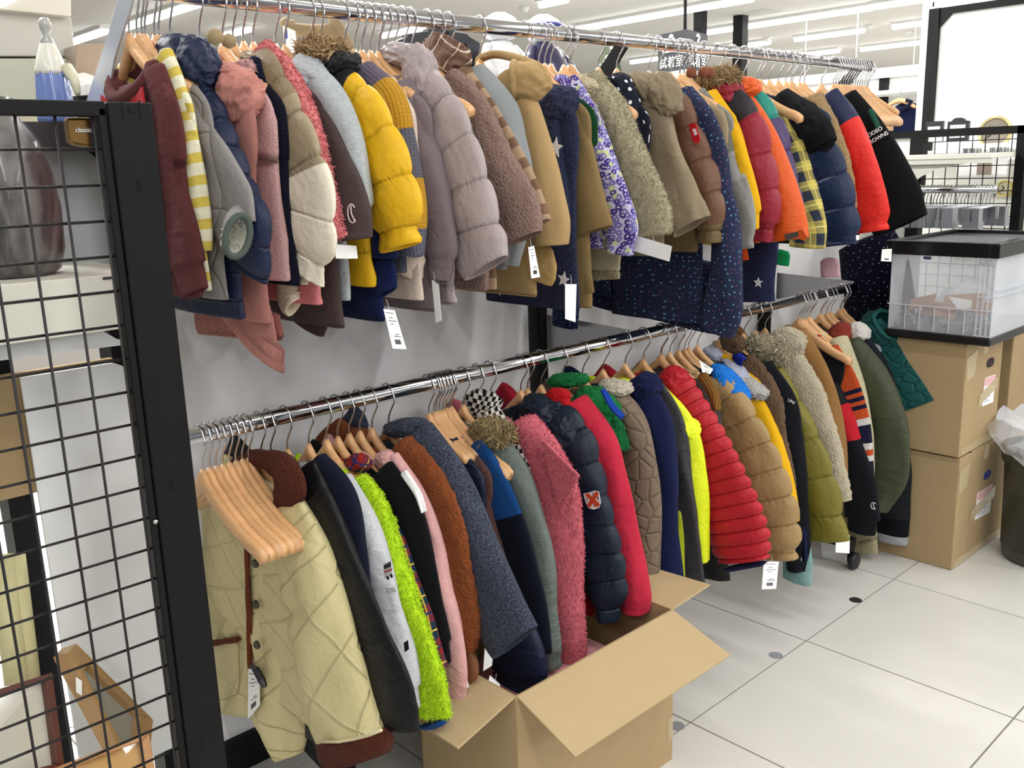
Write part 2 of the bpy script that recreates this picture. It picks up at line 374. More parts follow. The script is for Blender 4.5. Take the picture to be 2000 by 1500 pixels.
G().box((-1.11, YW, 1.50), (1.43, YW + .04, 1.53)).obj('top_rail', M_BLACK, gd)
G().box((-1.11, YW - .01, 1.62), (1.43, YW + .44, 1.645)).obj('top_shelf', M_WHITE, gd, bevel=.003)
# rails with brackets
def rail(z, label, x0, x1):
    r = empty('clothes_rail', ((x0 + x1) / 2, YR, z), label, 'clothes rail')
    G().tube([(x0, YR, z), (x1, YR, z)], .0165, 20).obj('tube', M_CHROME, r, smooth=True)
    for x in (x0, x1): G().tube([(x - .004, YR, z), (x + .004, YR, z)], .0185, 20).obj('end_cap', M_CHROME, r, smooth=True)
    return r
ru = rail(ZU, 'upper chrome clothes rail packed with garments', -1.14, 1.505); rl = rail(ZL, 'lower chrome clothes rail below the first one', -1.14, 1.515)
for x, wd, m in ((-1.145, .045, plain('#c6ccd8', .32, .55, name='silver_bracket')), (.165, .012, M_BLACK), (1.46, .012, M_BLACK)):
    g = G()
    if wd < .04: g.slab([(x - .003, y, z) for y, z in [(YR, ZU - .012), (YR + .03, ZU + .012), (YW - .03, ZU - .28), (YW - .03, ZU - .36)]], (.006, 0, 0))
    else: g.slab([PX(u, v, -1.165) for u, v in ((238, -22), (226, 10), (212, 60), (197, 108), (178, 165), (160, 225), (205, 215), (222, 120), (237, 69), (251, 30), (259, -4), (266, -22))], (.004, 0, 0))
    g.obj('bracket', m, ru, bevel=.001)
for x in (.165, 1.47):
    G().slab([(x - .002, y, z) for y, z in ((YR - .01, ZL - .005), (YR + .0, ZL + .022), (YW - .03, ZL + .035), (YW - .03, ZL - .075), (YW - .09, ZL - .07), (YR + .06, ZL - .015))], (.004, 0, 0)).obj('bracket', plain('#b9babf', .3, .6), rl)

# ================================================================ black mesh unit at the left
YM = .05
mu = empty('mesh_partition', (-1.28, YM, 0), 'black wire-grid partition with wide slotted post at the left', 'partition')
ztop = PY(250, 199, YM)[2]; xa, xb = PY(208, 199, YM)[0], PY(297, 199, YM)[0]
po = G().box((xa, YM, 0), (xb, YM + .03, ztop)).obj('post', M_BLACK, mu, bevel=.003)
for y, w_, h in ((353, 9, 20), (361, 0, 0), (940, 9, 18), (1447, 9, 18)):
    if not w_: continue
    x = 271 + (y - 361) * .1165 if y > 500 else 273
    a = PY(x - w_ / 2, y, YM - .001); b = PY(x + w_ / 2, y + h, YM - .001)
    G().box((a[0], YM - .0012, b[2]), (b[0], YM + .002, a[2])).obj('slot', plain('#000000', 1), po)
c = PY(256, 213, YM); G().lathe(c, [(0, -.0015), (.0045, -.0015), (.0045, .002), (0, .002)], 14, ax=1).obj('hole', plain('#020203', .9), po)
for dx in (-.0115, .0125): G().box((c[0] + dx - .001, YM - .0012, c[2] - .012), (c[0] + dx + .001, YM + .001, c[2] + .012)).obj('slot', plain('#020203', .9), po)
c = PY(304, 1019, YM - .002); G().lathe(c, [(0, -.003), (.003, -.003), (.0042, 0), (.0042, .004), (0, .004)], 14, ax=1).obj('screw', M_CHROME, po, smooth=True)
x1 = xa - .0015; xfr = PY(190, 199, YM)[0]
G().box((xfr, YM + .002, 0), (x1, YM + .022, ztop - .008)).obj('frame_stile', M_BLACK, mu, bevel=.002)
G().box((-2.2, YM + .002, ztop - .020), (x1, YM + .022, ztop + .0005)).obj('frame_rail', M_BLACK, mu, bevel=.002)
def bar(p, q, nm='wire'): return G().tube([p, q], .0021, 8).obj(nm, M_WIRE, mu, smooth=True)
zr0 = PY(196, 289.6, YM)[2]
k = 0; z = zr0 + .05
while z > .05:
    bar((-2.2, YM + .014, z), (xfr + .006, YM + .014, z)); z -= .05
xv = PY(125, 325, YM)[0]
# vertical wires hit the photo's two visible wires
x = xv + .0
for k in range(-1, 14):
    X_ = xv - .05 * k
    if X_ < xfr - .004: bar((X_, YM + .0095, .03), (X_, YM + .0095, ztop - .012))
# ================================================================ open carton under the lower rail
def V3(*a): return np.array(a, float)
bx = empty('cardboard_box', (-.42, .1, 0), 'open brown cardboard box with flaps spread under the lower rail', 'box')
x0, x1, y0, y1, hh = -.685, -.16, -.061, .27, .408; T_ = .004
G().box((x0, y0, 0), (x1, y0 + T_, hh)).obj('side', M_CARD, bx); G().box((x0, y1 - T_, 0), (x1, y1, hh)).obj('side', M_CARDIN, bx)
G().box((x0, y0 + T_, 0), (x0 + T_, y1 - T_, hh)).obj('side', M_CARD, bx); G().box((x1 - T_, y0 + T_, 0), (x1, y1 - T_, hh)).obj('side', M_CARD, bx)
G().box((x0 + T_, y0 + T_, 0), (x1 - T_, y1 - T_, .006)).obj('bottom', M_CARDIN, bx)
def flap(a, b, c, d, nm='flap'):
    n = np.cross(np.array(b) - a, np.array(d) - a); n /= np.linalg.norm(n); n *= -.0045 if n[2] > 0 else .0045
    G().slab([a, b, c, d], n).obj(nm, plain('#b09a74', .85, 0, .25, 120, .05, name='cardboard_flap'), bx, bevel=.0008)
flap(V3(x0 + .004, y0, hh), V3(x1 - .002, y0, hh), V3(x1 + .008, -.218, .344), V3(x0 + .006, -.218, .344))
flap(V3(x0, y1, hh), V3(x0, y0 + .003, hh), PY(894, 1461, y0), PY(894, 1461, y0) + V3(-.01, y1 - y0, .01))
flap(V3(x1, y0 + .003, hh), V3(x1, y1, hh), V3(x1 + .15, y1, hh - .005), PY(1387, 1141, y0))
flap(V3(x1, y1, hh), V3(x0, y1, hh), V3(x0, y1 + .13, hh + .07), V3(x1, y1 + .13, hh + .07))
G().box((x1 - .02, y0 - .0012, .06), (x1 + .0006, y0 + .0, .12)).obj('tape', M_TAPE, bx)
r = empty('folded_cloth', (-.45, .1, .02), 'pink striped cloth lying in the open brown box', 'cloth')
vs = G()
for k, (zz, w_) in enumerate(((.05, .22), (.10, .21), (.15, .20), (.20, .18), (.25, .15), (.29, .11))):
    blobv = [(-.42 + w_ * math.copysign(abs(math.cos(t)) ** .5, math.cos(t)), .105 + .14 * math.copysign(abs(math.sin(t)) ** .5, math.sin(t)), zz) for t in np.linspace(0, 2 * math.pi, 33)]
    vs.tube(blobv, .026, 8, cap=False)
vs.box((-.58, -.0, .02), (-.27, .2, .31)); vs.obj('cloth_fold', cloth('#c88a92', 'cotton', 'stripe', ('#e6c9c6',), .03), r, smooth=True)
# ================================================================ stacked cartons at the right
def carton(name, lab, a, b, tape=True, hole=None, label_q=None, grp=None):
    r = empty('cardboard_box', ((a[0] + b[0]) / 2, (a[1] + b[1]) / 2, a[2]), lab, 'box')
    G().box(a, b).obj('carton', M_CARD, r, bevel=.004)
    if tape:
        G().slab([V3(a[0] - .0008, a[1] - .0008, b[2] - .05), V3(a[0] + .09, a[1] - .0008, b[2] - .03), V3(a[0] + .075, a[1] - .0008, b[2] - .12), V3(a[0] + .01, a[1] - .0008, b[2] - .13)], (0, -.0006, 0)).obj('clear_tape', M_TAPE, r)
        G().box((a[0] + .02, a[1] - .001, a[2] + .004), (b[0] - .02, a[1] - .0002, a[2] + .03)).obj('clear_tape', M_TAPE, r)
        m_ = (a[0] + b[0]) / 2; G().box((m_ - .02, a[1] - .001, b[2] - .055), (m_ + .02, a[1] - .0002, b[2] + .0006)).obj('clear_tape', M_TAPE, r)
    if hole:
        c = PY(hole[0], hole[1], a[1]); cc = [c + V3(.035 * math.cos(t), -.0012, .017 * math.copysign(abs(math.sin(t)) ** .6, math.sin(t))) for t in np.linspace(0, 2 * math.pi, 19)[:-1]]
        G().slab(cc, (0, .0008, 0)).obj('hand_hole', plain(hole[2], .8), r)
    if label_q:
        q = [PY(x, y, a[1]) + V3(0, -.0015, 0) for x, y in label_q]; G().slab(q, (0, .0008, 0)).obj('shipping_label', M_TAG, r)
        tl, tr_, br, bl = q; at = lambda u, v: (tl * (1 - u) + tr_ * u) * (1 - v) + (bl * (1 - u) + br * u) * v + V3(0, -.0006, 0)
        G().slab([at(.02, .02), at(.98, .02), at(.98, .3), at(.02, .3)], (0, .0004, 0)).obj('pink_band', plain('#e0aeb2', .6), r)
        for k in range(7): G().slab([at(.12, .38 + k * .08), at(.5 + .35 * ((k * 37) % 5) / 5, .38 + k * .08), at(.5 + .35 * ((k * 37) % 5) / 5, .40 + k * .08), at(.12, .40 + k * .08)], (0, .0003, 0)).obj('printed_line', plain('#7d86a0', .7), r)
        G().slab([at(-.35, .55), at(1.2, .1), at(1.2, .5), at(-.35, .95)], (0, -.0004, 0)).obj('clear_tape', M_TAPE, r)
    return r
b1 = carton('b', 'large brown carton on the floor at the right, blue showing in its hand hole', (1.403, -.118, 0), (1.884, .36, .418), True, (1928, 927, '#2b2f86'), [(1908, 964), (1938, 945), (1933, 1000), (1903, 1016)])
G().slab([V3(1.50, -.118, .419), V3(1.884, -.118, .419), V3(1.884, .1, .425), V3(1.72, .1, .45)], (0, 0, .004)).obj('flap', M_CARD, b1)
b2 = carton('b', 'brown carton with dark hand hole, resting on the floor carton below the plastic crate', (1.392, -.116, .424), (1.722, .36, .826), True, (1934, 708, '#2a1d18'), [(1923, 738), (1944, 731), (1939, 785), (1917, 794)])
carton('b', 'tall brown carton standing right behind the stacked cartons', (1.905, -.09, 0), (2.17, .36, .84), False)
# ---- clear folding crate
cr = empty('plastic_crate', (1.62, -.02, .828), 'clear plastic crate with black rim and base on top of the stacked cartons', 'crate')
cx0, cx1, cy0, cy1, cz0, cz1 = 1.365, 1.93, -.195, .165, .829, 1.168
G().box((cx0, cy0, cz0), (cx1, cy1, cz0 + .028)).obj('base', plain('#101013', .35), cr, bevel=.006)
MR = plain('#0f0f12', .28, name='black_gloss_plastic')
for a, b in (((cx0 - .008, cy0 - .008, cz1 - .048), (cx1 + .008, cy0 + .022, cz1)), ((cx0 - .008, cy1 - .022, cz1 - .048), (cx1 + .008, cy1 + .008, cz1)), ((cx0 - .008, cy0 + .022, cz1 - .048), (cx0 + .024, cy1 - .022, cz1)), ((cx1 - .024, cy0 + .022, cz1 - .048), (cx1 + .008, cy1 - .022, cz1))):
    G().box(a, b).obj('rim', MR, cr, bevel=.003)
for a, b in (((cx0 + .012, cy0 + .008, cz0 + .028), (cx0 + .015, cy1 - .01, cz1 - .04)), ((cx0 + .015, cy0 + .006, cz0 + .028), (cx1 - .01, cy0 + .009, cz1 - .04)), ((cx0 + .015, cy1 - .010, cz0 + .028), (cx1 - .01, cy1 - .007, cz1 - .04)), ((cx1 - .013, cy0 + .01, cz0 + .028), (cx1 - .010, cy1 - .01, cz1 - .04))):
    G().box(a, b).obj('clear_wall', M_CLEAR if a[0] < cx0 + .013 else M_FROST, cr)
G().box((cx0 + .02, cy0 + .02, cz1 - .014), (cx1 - .02, cy1 - .02, cz1 - .011)).obj('lid', M_CLEAR, cr)
for k in range(4): G().box((cx0 + .008, cy0 + .004 + k * .016, cz0 + .03), (cx0 + .013, cy0 + .008 + k * .016, cz1 - .045)).obj('rib', M_FROST, cr)
for z_ in (cz0 + .03, cz0 + .115, cz0 + .16, cz1 - .07): G().box((cx0 + .006, cy0 + .004, z_), (cx0 + .012, cy1 - .004 if z_ < cz0 + .13 and z_ > cz0 + .1 else cy0 + .06, z_ + .004)).obj('rib', M_FROST, cr)
for k in range(5): G().box((cx0 + .008, cy0 + .09 + k * .05, cz0 + .03), (cx0 + .011, cy0 + .093 + k * .05, cz0 + .115)).obj('rib', M_FROST, cr)
for z_ in (.98, 1.0): G().box((cx0 + .02, cy0 - .001, z_ + .01), (cx1 - .02, cy0 + .006, z_ + .016)).obj('hinge_rib', M_FROST, cr)
G().box((cx0 + .006, .02, cz1 - .062), (cx0 + .012, .045, cz1 - .052)).obj('catch', plain('#4b4f72', .4), cr)
rnd = random.Random(3)
for k, (px_, py_, hc, s_) in enumerate(((1800, 590, '#a07048', .05), (1835, 605, '#9c6a44', .06), (1880, 590, '#a97a50', .07), (1905, 598, '#b08058', .05), (1860, 615, '#5a6478', .04), (1790, 620, '#4f5a6c', .04), (1825, 622, '#566074', .04))):
    c = PX(px_, py_, cx0 + .05); a = rnd.uniform(-.6, .6)
    e1 = V3(.01, s_ * math.cos(a), s_ * math.sin(a)); e2 = V3(.02, -s_ * .35 * math.sin(a), s_ * .35 * math.cos(a))
    o = G().slab([c - e1 - e2, c + e1 - e2, c + e1 + e2, c - e1 + e2], (.008, 0, 0)).obj('wooden_block' if k < 4 else 'plastic_clip', plain(hc, .6), bevel=.001,
        label=('%s brown piece of board inside the clear crate' % ('leftmost', 'second', 'third', 'rightmost')[k]) if k < 4 else ('%s grey-blue clip in the bottom of the clear crate' % {4: 'right-hand', 5: 'left-hand', 6: 'middle'}[k]), cat='board' if k < 4 else 'clip')
cl = G()
for k in range(46):
    c = V3(cx0 + rnd.uniform(.03, .16), rnd.uniform(cy0 + .03, cy1 - .03), cz0 + rnd.uniform(.035, .10)); a = rnd.uniform(0, 6)
    cl.tube([c + .024 * V3(.3 * math.sin(t), math.cos(t + a), math.sin(t + a)) for t in np.linspace(0, rnd.uniform(1, 5), 9)], .0018, 5)
cl.obj('metal_clips', M_HOOK, smooth=True, label='tangle of loose metal hooks and clips in the bottom of the clear crate', cat='clips', kind='stuff')
c = PX(1870, 592, cx0 + .03); G().slab([c + V3(0, .03, .02), c + V3(0, -.045, .012), c + V3(0, -.045, -.02), c + V3(0, .0, -.018)], (.002, 0, 0)).obj('paper_scrap', M_TAG, label='torn white paper lying in the clear crate', cat='paper')
G().lathe((1.62, -.02, .865), [(.0, 0), (.10, 0), (.12, .05), (.09, .10), (.05, .13), (0, .14)], 20).obj('plastic_bag', M_FROST, smooth=True, label='crumpled clear bag inside the plastic crate', cat='bag')
# ---- bin with a bag, far right
c = PZ(2010, 1112, 0); c = c + V3(.13, 0, 0)
bn = empty('waste_bin', c, 'dark olive bin at the right edge with a clear bag over it', 'bin')
G().lathe(c, [(.125, 0), (.135, .02), (.15, .36), (.16, .37), (.165, .42), (.15, .42), (.14, .05), (0, .05)], 32).obj('bucket', plain('#3a3c2c', .4), bn, smooth=True)
g = G(); prof = [(.15, .40), (.19, .43), (.215, .47), (.19, .52), (.12, .50), (.05, .46), (0, .45)]
g.lathe(c, prof, 28); v = []
for q in g.v: k = .02 * noise.noise(Vector(q) * 22) + .012 * noise.noise(Vector(q) * 50); v.append((q[0] + k * 1.5, q[1] + k, q[2] + k * 1.5))
g.v = v; g.obj('clear_bag', M_FROST, bn)
# ---- castor and floor dots
c = PZ(1662, 1110, 0)
cs = empty('castor', c, 'black castor wheel under the far end of the lower rail', 'wheel')
G().lathe(c + V3(0, -.01, .032), [(.0, -.012), (.026, -.012), (.032, -.006), (.032, .006), (.026, .012), (0, .012)], 24, ax=1).obj('wheel', plain('#121214', .5), cs, smooth=True)
G().slab([c + V3(-.02, .004, .03), c + V3(.02, .004, .03), c + V3(.035, .004, .085), c + V3(-.02, .004, .085)], (0, .003, 0)).obj('fork', M_BLACK, cs)
G().box(tuple(c + V3(-.03, -.0, .085)), tuple(c + V3(.03, .6, .11))).obj('foot_beam', M_BLACK, cs, bevel=.002)
for (x, y, hc, w_) in ((1515, 1280, '#8b8d98', 'grey adhesive dot on the floor between box flap and tile crossing'), (1671, 1172, '#2b2226', 'dark brown dot on the floor beyond the grey one'), (1322, 1418, '#85858b', 'grey adhesive dot on the floor beside the open box')):
    G().lathe(PZ(x, y, 0), [(0, .0), (.0205, .0), (.0205, .0008), (0, .0008)], 24).obj('floor_marker', plain(hc, .5), label=w_, cat='floor marker')
# ================================================================ right-hand display: mesh panel, shelf, clip-hanger rail
XM = 2.2
md = empty('mesh_display', (XM, .3, 0), 'black wire-grid display frame at the right behind the crate', 'display rack')
zt2 = 1.553; ya, yb = PX(1990, 300, XM)[1], PX(1797, 257, XM)[1]
G().box((XM - .02, yb - .025, 0), (XM + .03, yb + .03, zt2)).obj('upright', M_BLACK, md); G().box((XM - .02, ya - .03, 0), (XM + .03, ya + .006, zt2)).obj('upright', M_BLACK, md)
G().box((XM - .02, -.6, zt2 - .03), (XM + .03, yb - .025, zt2)).obj('frame_rail', M_BLACK, md); G().box((XM - .02, yb + .03, zt2 - .03), (XM + .03, YW, zt2 - .002)).obj('frame_rail', M_BLACK, md)
G().box((XM + .0, yb + .03, .1), (XM + .02, YW, zt2 - .03)).obj('white_panel', M_WHITE, md)
for k in range(24): z_ = zt2 - .05 - k * .05; G().tube([(XM, ya, z_), (XM, yb - .02, z_)], .0022, 6).obj('wire', M_WIRE, md)
yy = ya + .03
while yy < yb - .03: G().tube([(XM + .004, yy, .3), (XM + .004, yy, zt2 - .03)], .0022, 6).obj('wire', M_WIRE, md); yy += .05
XS_ = 1.93
s1 = PX(1745, 308, XS_); s2 = PX(1937, 303, XS_)
sh = empty('wall_shelf', (XS_ + .1, (s1[1] + s2[1]) / 2, s1[2] - .02), 'cream metal shelf board on a curved bracket at the right', 'shelf')
G().box((XS_, s2[1], s1[2] - .012), (XS_ + .25, s1[1] + .12, s1[2] + .008)).obj('board', plain('#e3e3d6', .45), sh, bevel=.003)
G().box((XS_ + .004, s2[1], s1[2] - .03), (XS_ + .01, s1[1] + .12, s1[2] - .012)).obj('lip', plain('#d6d6ca', .5), sh)
G().slab([(XS_ + .02, s1[1] + .0, s1[2] - .03), (XS_ + .02, s2[1] + .1, s1[2] - .03), (XS_ + .02, s2[1] + .2, s1[2] - .045), (XS_ + .02, s1[1] - .11, s1[2] - .075), (XS_ + .02, s1[1] - .07, s1[2] - .105)], (.004, 0, 0)).obj('bracket', plain('#d8d8cc', .5), sh)
a = PX(1782, 373, XS_); b = PX(1946, 357, XS_)
zr_ = (a[2] + b[2]) / 2 - .01
cr_ = empty('clothes_rail', (XS_, (a[1] + b[1]) / 2, zr_), 'short chrome rail crowded with clip hangers at the right', 'clothes rail')
G().tube([(XS_, b[1] - .005, zr_), (XS_, a[1] + .12, zr_)], .0135, 16).obj('tube', M_CHROME, cr_, smooth=True)
ck = []
gh = G().tube([(0, 0, -.06), (0, 0, -.035), (.016, 0, -.012), (.018, 0, 0), (.012, 0, .014), (0, 0, .018), (-.012, 0, .013)], .002, 5)
gb = G().tube([(-.11, 0, -.068), (0, 0, -.06), (.11, 0, -.068)], .0035, 6)
gc = G().box((-.115, -.006, -.115), (-.085, .006, -.065)).box((-.119, -.009, -.14), (-.081, .009, -.112)); gc2 = G(); gc2.v = [(-x, y, z) for x, y, z in gc.v]; gc2.f = [f[::-1] for f in gc.f]
MC = plain('#a7aab0', .3, .7, name='clip_metal')
msh = []
for nm, g_, m_ in (('hook', gh, M_HOOK), ('bar', gb, MC), ('clip', gc, MC), ('clip', gc2, MC)):
    me = bpy.data.meshes.new(nm); me.from_pydata(g_.v, [], g_.f); me.materials.append(m_); msh.append((nm, me))
for k, yv in enumerate(np.linspace(b[1] + .004, a[1] + .02, 26)):
    o = bpy.data.objects.new('clip_hanger', None); o.location = (XS_, float(yv), zr_); o.rotation_euler = (0, 0, rnd.uniform(-.25, .25))
    link(o, None, 'silver clip hanger, %s from the right end of the short chrome rail' % ORD[k], 'hanger', 'clip hangers on the short chrome rail')
    for nm, me in msh: link(bpy.data.objects.new(nm, me), o)
# ---- clocks and sign behind the mesh
XC = 2.62
zs = PX(1900, 292, XC)[2]
G().box((XC - .1, -.7, zs - .02), (XC + .15, .75, zs)).obj('display_shelf', M_WHITE, label='white shelf carrying clocks behind the right mesh panel', cat='shelf', bevel=.002)
def clock_round(x, y, r, hc, lab, XC=XC):
    c = PX(x, y, XC); e = empty('clock', c + V3(0, 0, -r), lab, 'clock')
    G().lathe(c, [(0, 0), (r * .86, 0), (r * .9, -.012), (r, -.012), (r * 1.02, .02), (0, .02)], 28, ax=0).obj('case', plain(hc, .25, .6), e, smooth=True)
    G().lathe(c + V3(-.002, 0, 0), [(0, 0), (r * .82, 0), (r * .82, -.001), (0, -.001)], 28, ax=0).obj('dial', plain('#ded9bd' if r < .05 else '#8f877c', .4), e)
    for a, l in ((.7, .5), (2.2, .7)): G().tube([c + V3(-.005, 0, 0), c + V3(-.005, r * l * math.sin(a), r * l * math.cos(a))], .0018, 5).obj('hand', M_BLACK, e)
clock_round(1943, 258, .068, '#cfc48a', 'round gold-rimmed clock with brown dial leaning above the right mesh rail')
clock_round(1962, 368, .035, '#d8c668', 'small round yellow-gold clock at the end of the clip-hanger rail', 2.80)
def frame_clock(px0, py0, px1, py1, lab, arch):
    a = PX(px0, py1, XC); b = PX(px1, py0, XC); e = empty('clock', a, lab, 'clock')
    pl = [V3(XC, a[1], a[2]), V3(XC, b[1], a[2]), V3(XC, b[1], b[2] - (.01 if arch else 0))]
    if arch: pl += [V3(XC, (a[1] + b[1]) / 2 + (b[1] - a[1]) * .3 * math.cos(t), b[2] - .008 + .014 * math.sin(t)) for t in np.linspace(0, math.pi, 9)]
    pl += [V3(XC, a[1], b[2] - (.01 if arch else 0))]
    G().slab(pl, (.02, 0, 0)).obj('case', plain('#222226', .4), e)
    iy = (b[1] - a[1]) * .14; iz = (b[2] - a[2]) * .16
    G().box((XC - .002, min(a[1], b[1]) + abs(iy), a[2] + iz), (XC, max(a[1], b[1]) - abs(iy), b[2] - iz * 1.6)).obj('dial', plain('#c9cbcc', .3), e)
frame_clock(1806, 236, 1842, 277, 'black framed table clock, left of the arched one, above the right mesh rail', False)
frame_clock(1848, 231, 1893, 277, 'black arched table clock above the right mesh rail', True)
q = [PX(x, y, XC - .13) for x, y in ((1876, 282), (1972, 278), (1966, 345), (1872, 349))]
pn = G().slab(q, (-.002, 0, 0)).obj('paper_sign', M_TAG, label='white paper sign about clocks hanging behind the right mesh panel', cat='sign')
d = q[1] - q[0]; u = q[0] - q[3]
text('置時計・掛時計', M_INK, pn, .028, q[3] + u * .72 + d * .05 + V3(-.004, 0, 0), tuple(d), tuple(u), ext=.0004)
G().slab([q[3] + u * a_ + d * b_ + V3(-.003, 0, 0) for a_, b_ in ((.1, .38), (.1, .68), (.5, .68), (.5, .38))], (-.0006, 0, 0)).obj('printed_picture', plain('#8c7d72', .6), pn)
q = [PX(x, y, XC - .12) for x, y in ((1808, 262), (1842, 262), (1840, 278), (1808, 279))]
G().slab(q, (-.002, 0, 0)).obj('price_card', M_TAG, label='small white barcode card under the square black clock', cat='card')
G().box((XC + .2, -1.4, 0), (XC + .22, .9, 1.42)).obj('clock_backboard', plain('#c9c9c2', .6), label='pale low board behind the clock shelf', cat='board')
# ---- tall white panel with slotted black upright
XT = 3.7
a = PX(1827, 18, XT); b = PX(1816, 234, XT); e = empty('tall_display', (XT, a[1] - .6, 0), 'tall white display wall with slotted black upright at the far right', 'display wall')
zt = a[2]
u1 = G().box((XT - .03, a[1] - .035, 0), (XT + .02, a[1] + .022, zt)).obj('upright', M_BLACK, e)
g = G()
for k in range(44): g.box((XT - .0315, a[1] - .004, .3 + k * .05), (XT - .029, a[1] + .004, .325 + k * .05))
g.obj('slots', plain('#050506', .8), u1, kind='stuff')
G().box((XT - .02, a[1] - 1.9, zt - .035), (XT + .02, a[1] - .035, zt)).obj('top_rail', M_BLACK, e)
G().slab([(XT - .02, a[1] - .035, zt - .035), (XT - .02, a[1] - .035, zt - .10), (XT - .02, a[1] - .10, zt - .035)], (.03, 0, 0)).obj('corner_plate', M_BLACK, e)
G().box((XT, a[1] - 1.9, .1), (XT + .02, a[1] - .035, zt - .03)).obj('white_panel', plain('#f3f3f2', .6), e)
G().box((XT + .03, a[1] - .4, 0), (XT + .5, a[1] + .085, 3.0)).obj('white_column', plain('#eeeeec', .7), label='white square column behind the tall display wall', cat='column')
# ---- far racks with navy sweater
XF = 6.0
a = PX(1731, 128, XF); b = PX(1700, 190, XF); c = PX(1812, 250, XF)
e = empty('far_rack', (XF, a[1], 0), 'far white wall rack with black upright seen past the upper rail end', 'display rack')
G().box((XF, c[1] - .4, .1), (XF + .03, b[1] + 4.2, a[2] - .02)).obj('white_panel', plain('#ededea', .6), e)
G().box((XF - .04, a[1] - .035, 0), (XF, a[1] + .035, a[2] - .04)).obj('upright', M_BLACK, e)
G().box((XF - .06, c[1] - .4, a[2] - .10), (XF - .02, b[1] + 4.2, a[2] - .02)).obj('lighting_valance', M_WHITE, e)
z_ = PX(1731, 182, XF)[2]; G().box((XF - .35, c[1] - .4, z_ - .03), (XF, b[1] + .3, z_)).obj('shelf_board', M_WHITE, e, bevel=.004)
XN = 5.6
h0 = PX(1757, 196, XN)
o = bpy.data.objects.new('wooden_hanger', None); o.location = tuple(h0); link(o, None, 'small wooden hanger holding the far navy sweater', 'hanger')
G().tube([h0 + V3(0, .13, -.06), h0 + V3(0, .04, -.01), h0, h0 + V3(0, -.04, -.01), h0 + V3(0, -.13, -.06)], [.012, .018, .022, .018, .012], 8).obj('hanger_bar', M_WOOD, o, smooth=True)
G().tube([h0, h0 + V3(0, 0, .06), h0 + V3(0, -.02, .09), h0 + V3(0, 0, .12)], .003, 6).obj('hook', M_HOOK, o)
e = empty('sweater', PX(1768, 255, XN), 'dark navy turtleneck on a wooden hanger on the far rack', 'sweater')
nv = cloth('#0f1330', 'wool')
g = G()
ctr = PX(1768, 200, XN)
sil = [(1737, 216), (1750, 204), (1764, 199), (1778, 199), (1790, 208), (1803, 217), (1807, 250), (1806, 300), (1736, 300), (1733, 250)]
G().slab([PX(x, y, XN) for x, y in sil], (.10, 0, 0)).obj('body', nv, e, bevel=.03)
G().tube([PX(x, y, XN - .02) for x, y in ((1752, 208), (1760, 214), (1772, 210), (1780, 198), (1770, 196))], .016, 8).obj('collar', nv, e, smooth=True)
G().tube([PX(x, y, XN - .01) for x, y in ((1742, 216), (1736, 235), (1734, 262))], .04, 10).obj('sleeve', nv, e, smooth=True)
G().slab([PX(x, y, XN) for x, y in ((1789, 215), (1808, 195), (1812, 255), (1784, 255))], (.08, 0, 0)).obj('garment', cloth('#15151b', 'wool'), label='black garment beside the far navy turtleneck', cat='garment', bevel=.02)
a = PX(1717, 255, 2.19); b = PX(1742, 240, 2.19)
G().box((2.17, b[1], 1.556), (2.21, a[1], b[2])).obj('wooden_block', wood('#c79a6a'), label='small pale wooden block on the rack rail under the bunch of hangers', cat='block', bevel=.002)
# fine hanging cords
for x, y0_, y1_ in ((1576, 27, 150), (1677, 12, 120), (1791, 18, 128)):
    p = PZ(x, y0_, 3.0); q = pj(p); zz = 3.0
    for t in np.linspace(.1, 1.6, 60):
        if pj((p[0], p[1], 3 - t))[1] > y1_: zz = 3 - t; break
    G().tube([(p[0], p[1], 3.0), (p[0], p[1], zz)], .006, 6).obj('ceiling_wire', M_WHITE, label='thin white ceiling cord %s' % {1576: 'left of the other two', 1677: 'above the bunch of empty hangers', 1791: 'in front of the white column'}[x], cat='cord')
# ================================================================ ornaments on the top shelf
YT = .80; ZT = 1.646
def drift(pts, r_, nm='branch'):
    return [PY(x, y, YT) for x, y in pts], r_
e = empty('driftwood', PY(640, 100, YT), 'bare driftwood branch on the rack top behind the upper rail', 'driftwood')
MD = plain('#8f7c5c', .8, 0, .6, 60, .15)
G().tube([PY(x, y, YT) for x, y in ((552, 38), (562, 52), (580, 58), (610, 60), (640, 58), (656, 62))], [.012, .013, .016, .015, .014, .018], 10).obj('twig', MD, e, smooth=True)
G().tube([PY(x, y, YT) for x, y in ((650, 30), (655, 48), (660, 64), (672, 90), (682, 125))] + [V3(PY(686, 140, YT)[0], YT, ZT)], [.014, .018, .024, .026, .028, .03], 10).obj('stem', MD, e, smooth=True)
G().tube([PY(x, y, YT) for x, y in ((566, 50), (574, 42))], [.010, .006], 8).obj('twig', MD, e, smooth=True)
for k, (x, y, r_) in enumerate(((420, 72, .013), (447, 80, .012))):
    G().lathe(PZ(x, y, ZT + r_), [(0, -r_), (r_ * .8, -r_ * .6), (r_, 0), (r_ * .8, r_ * .6), (0, r_)], 16).obj('wood_ball', MD, smooth=True, label=('left' if k == 0 else 'right') + ' brown knob of dried wood behind the navy padded coat', cat='ornament')
q = [PY(x, y, YT - .012) for x, y in ((553, 50), (577, 60), (580, 102), (556, 104))]
t = G().slab(q, (0, .001, 0)).obj('hang_tag', M_TAG, label='white tag with blue square hanging from the driftwood', cat='tag')
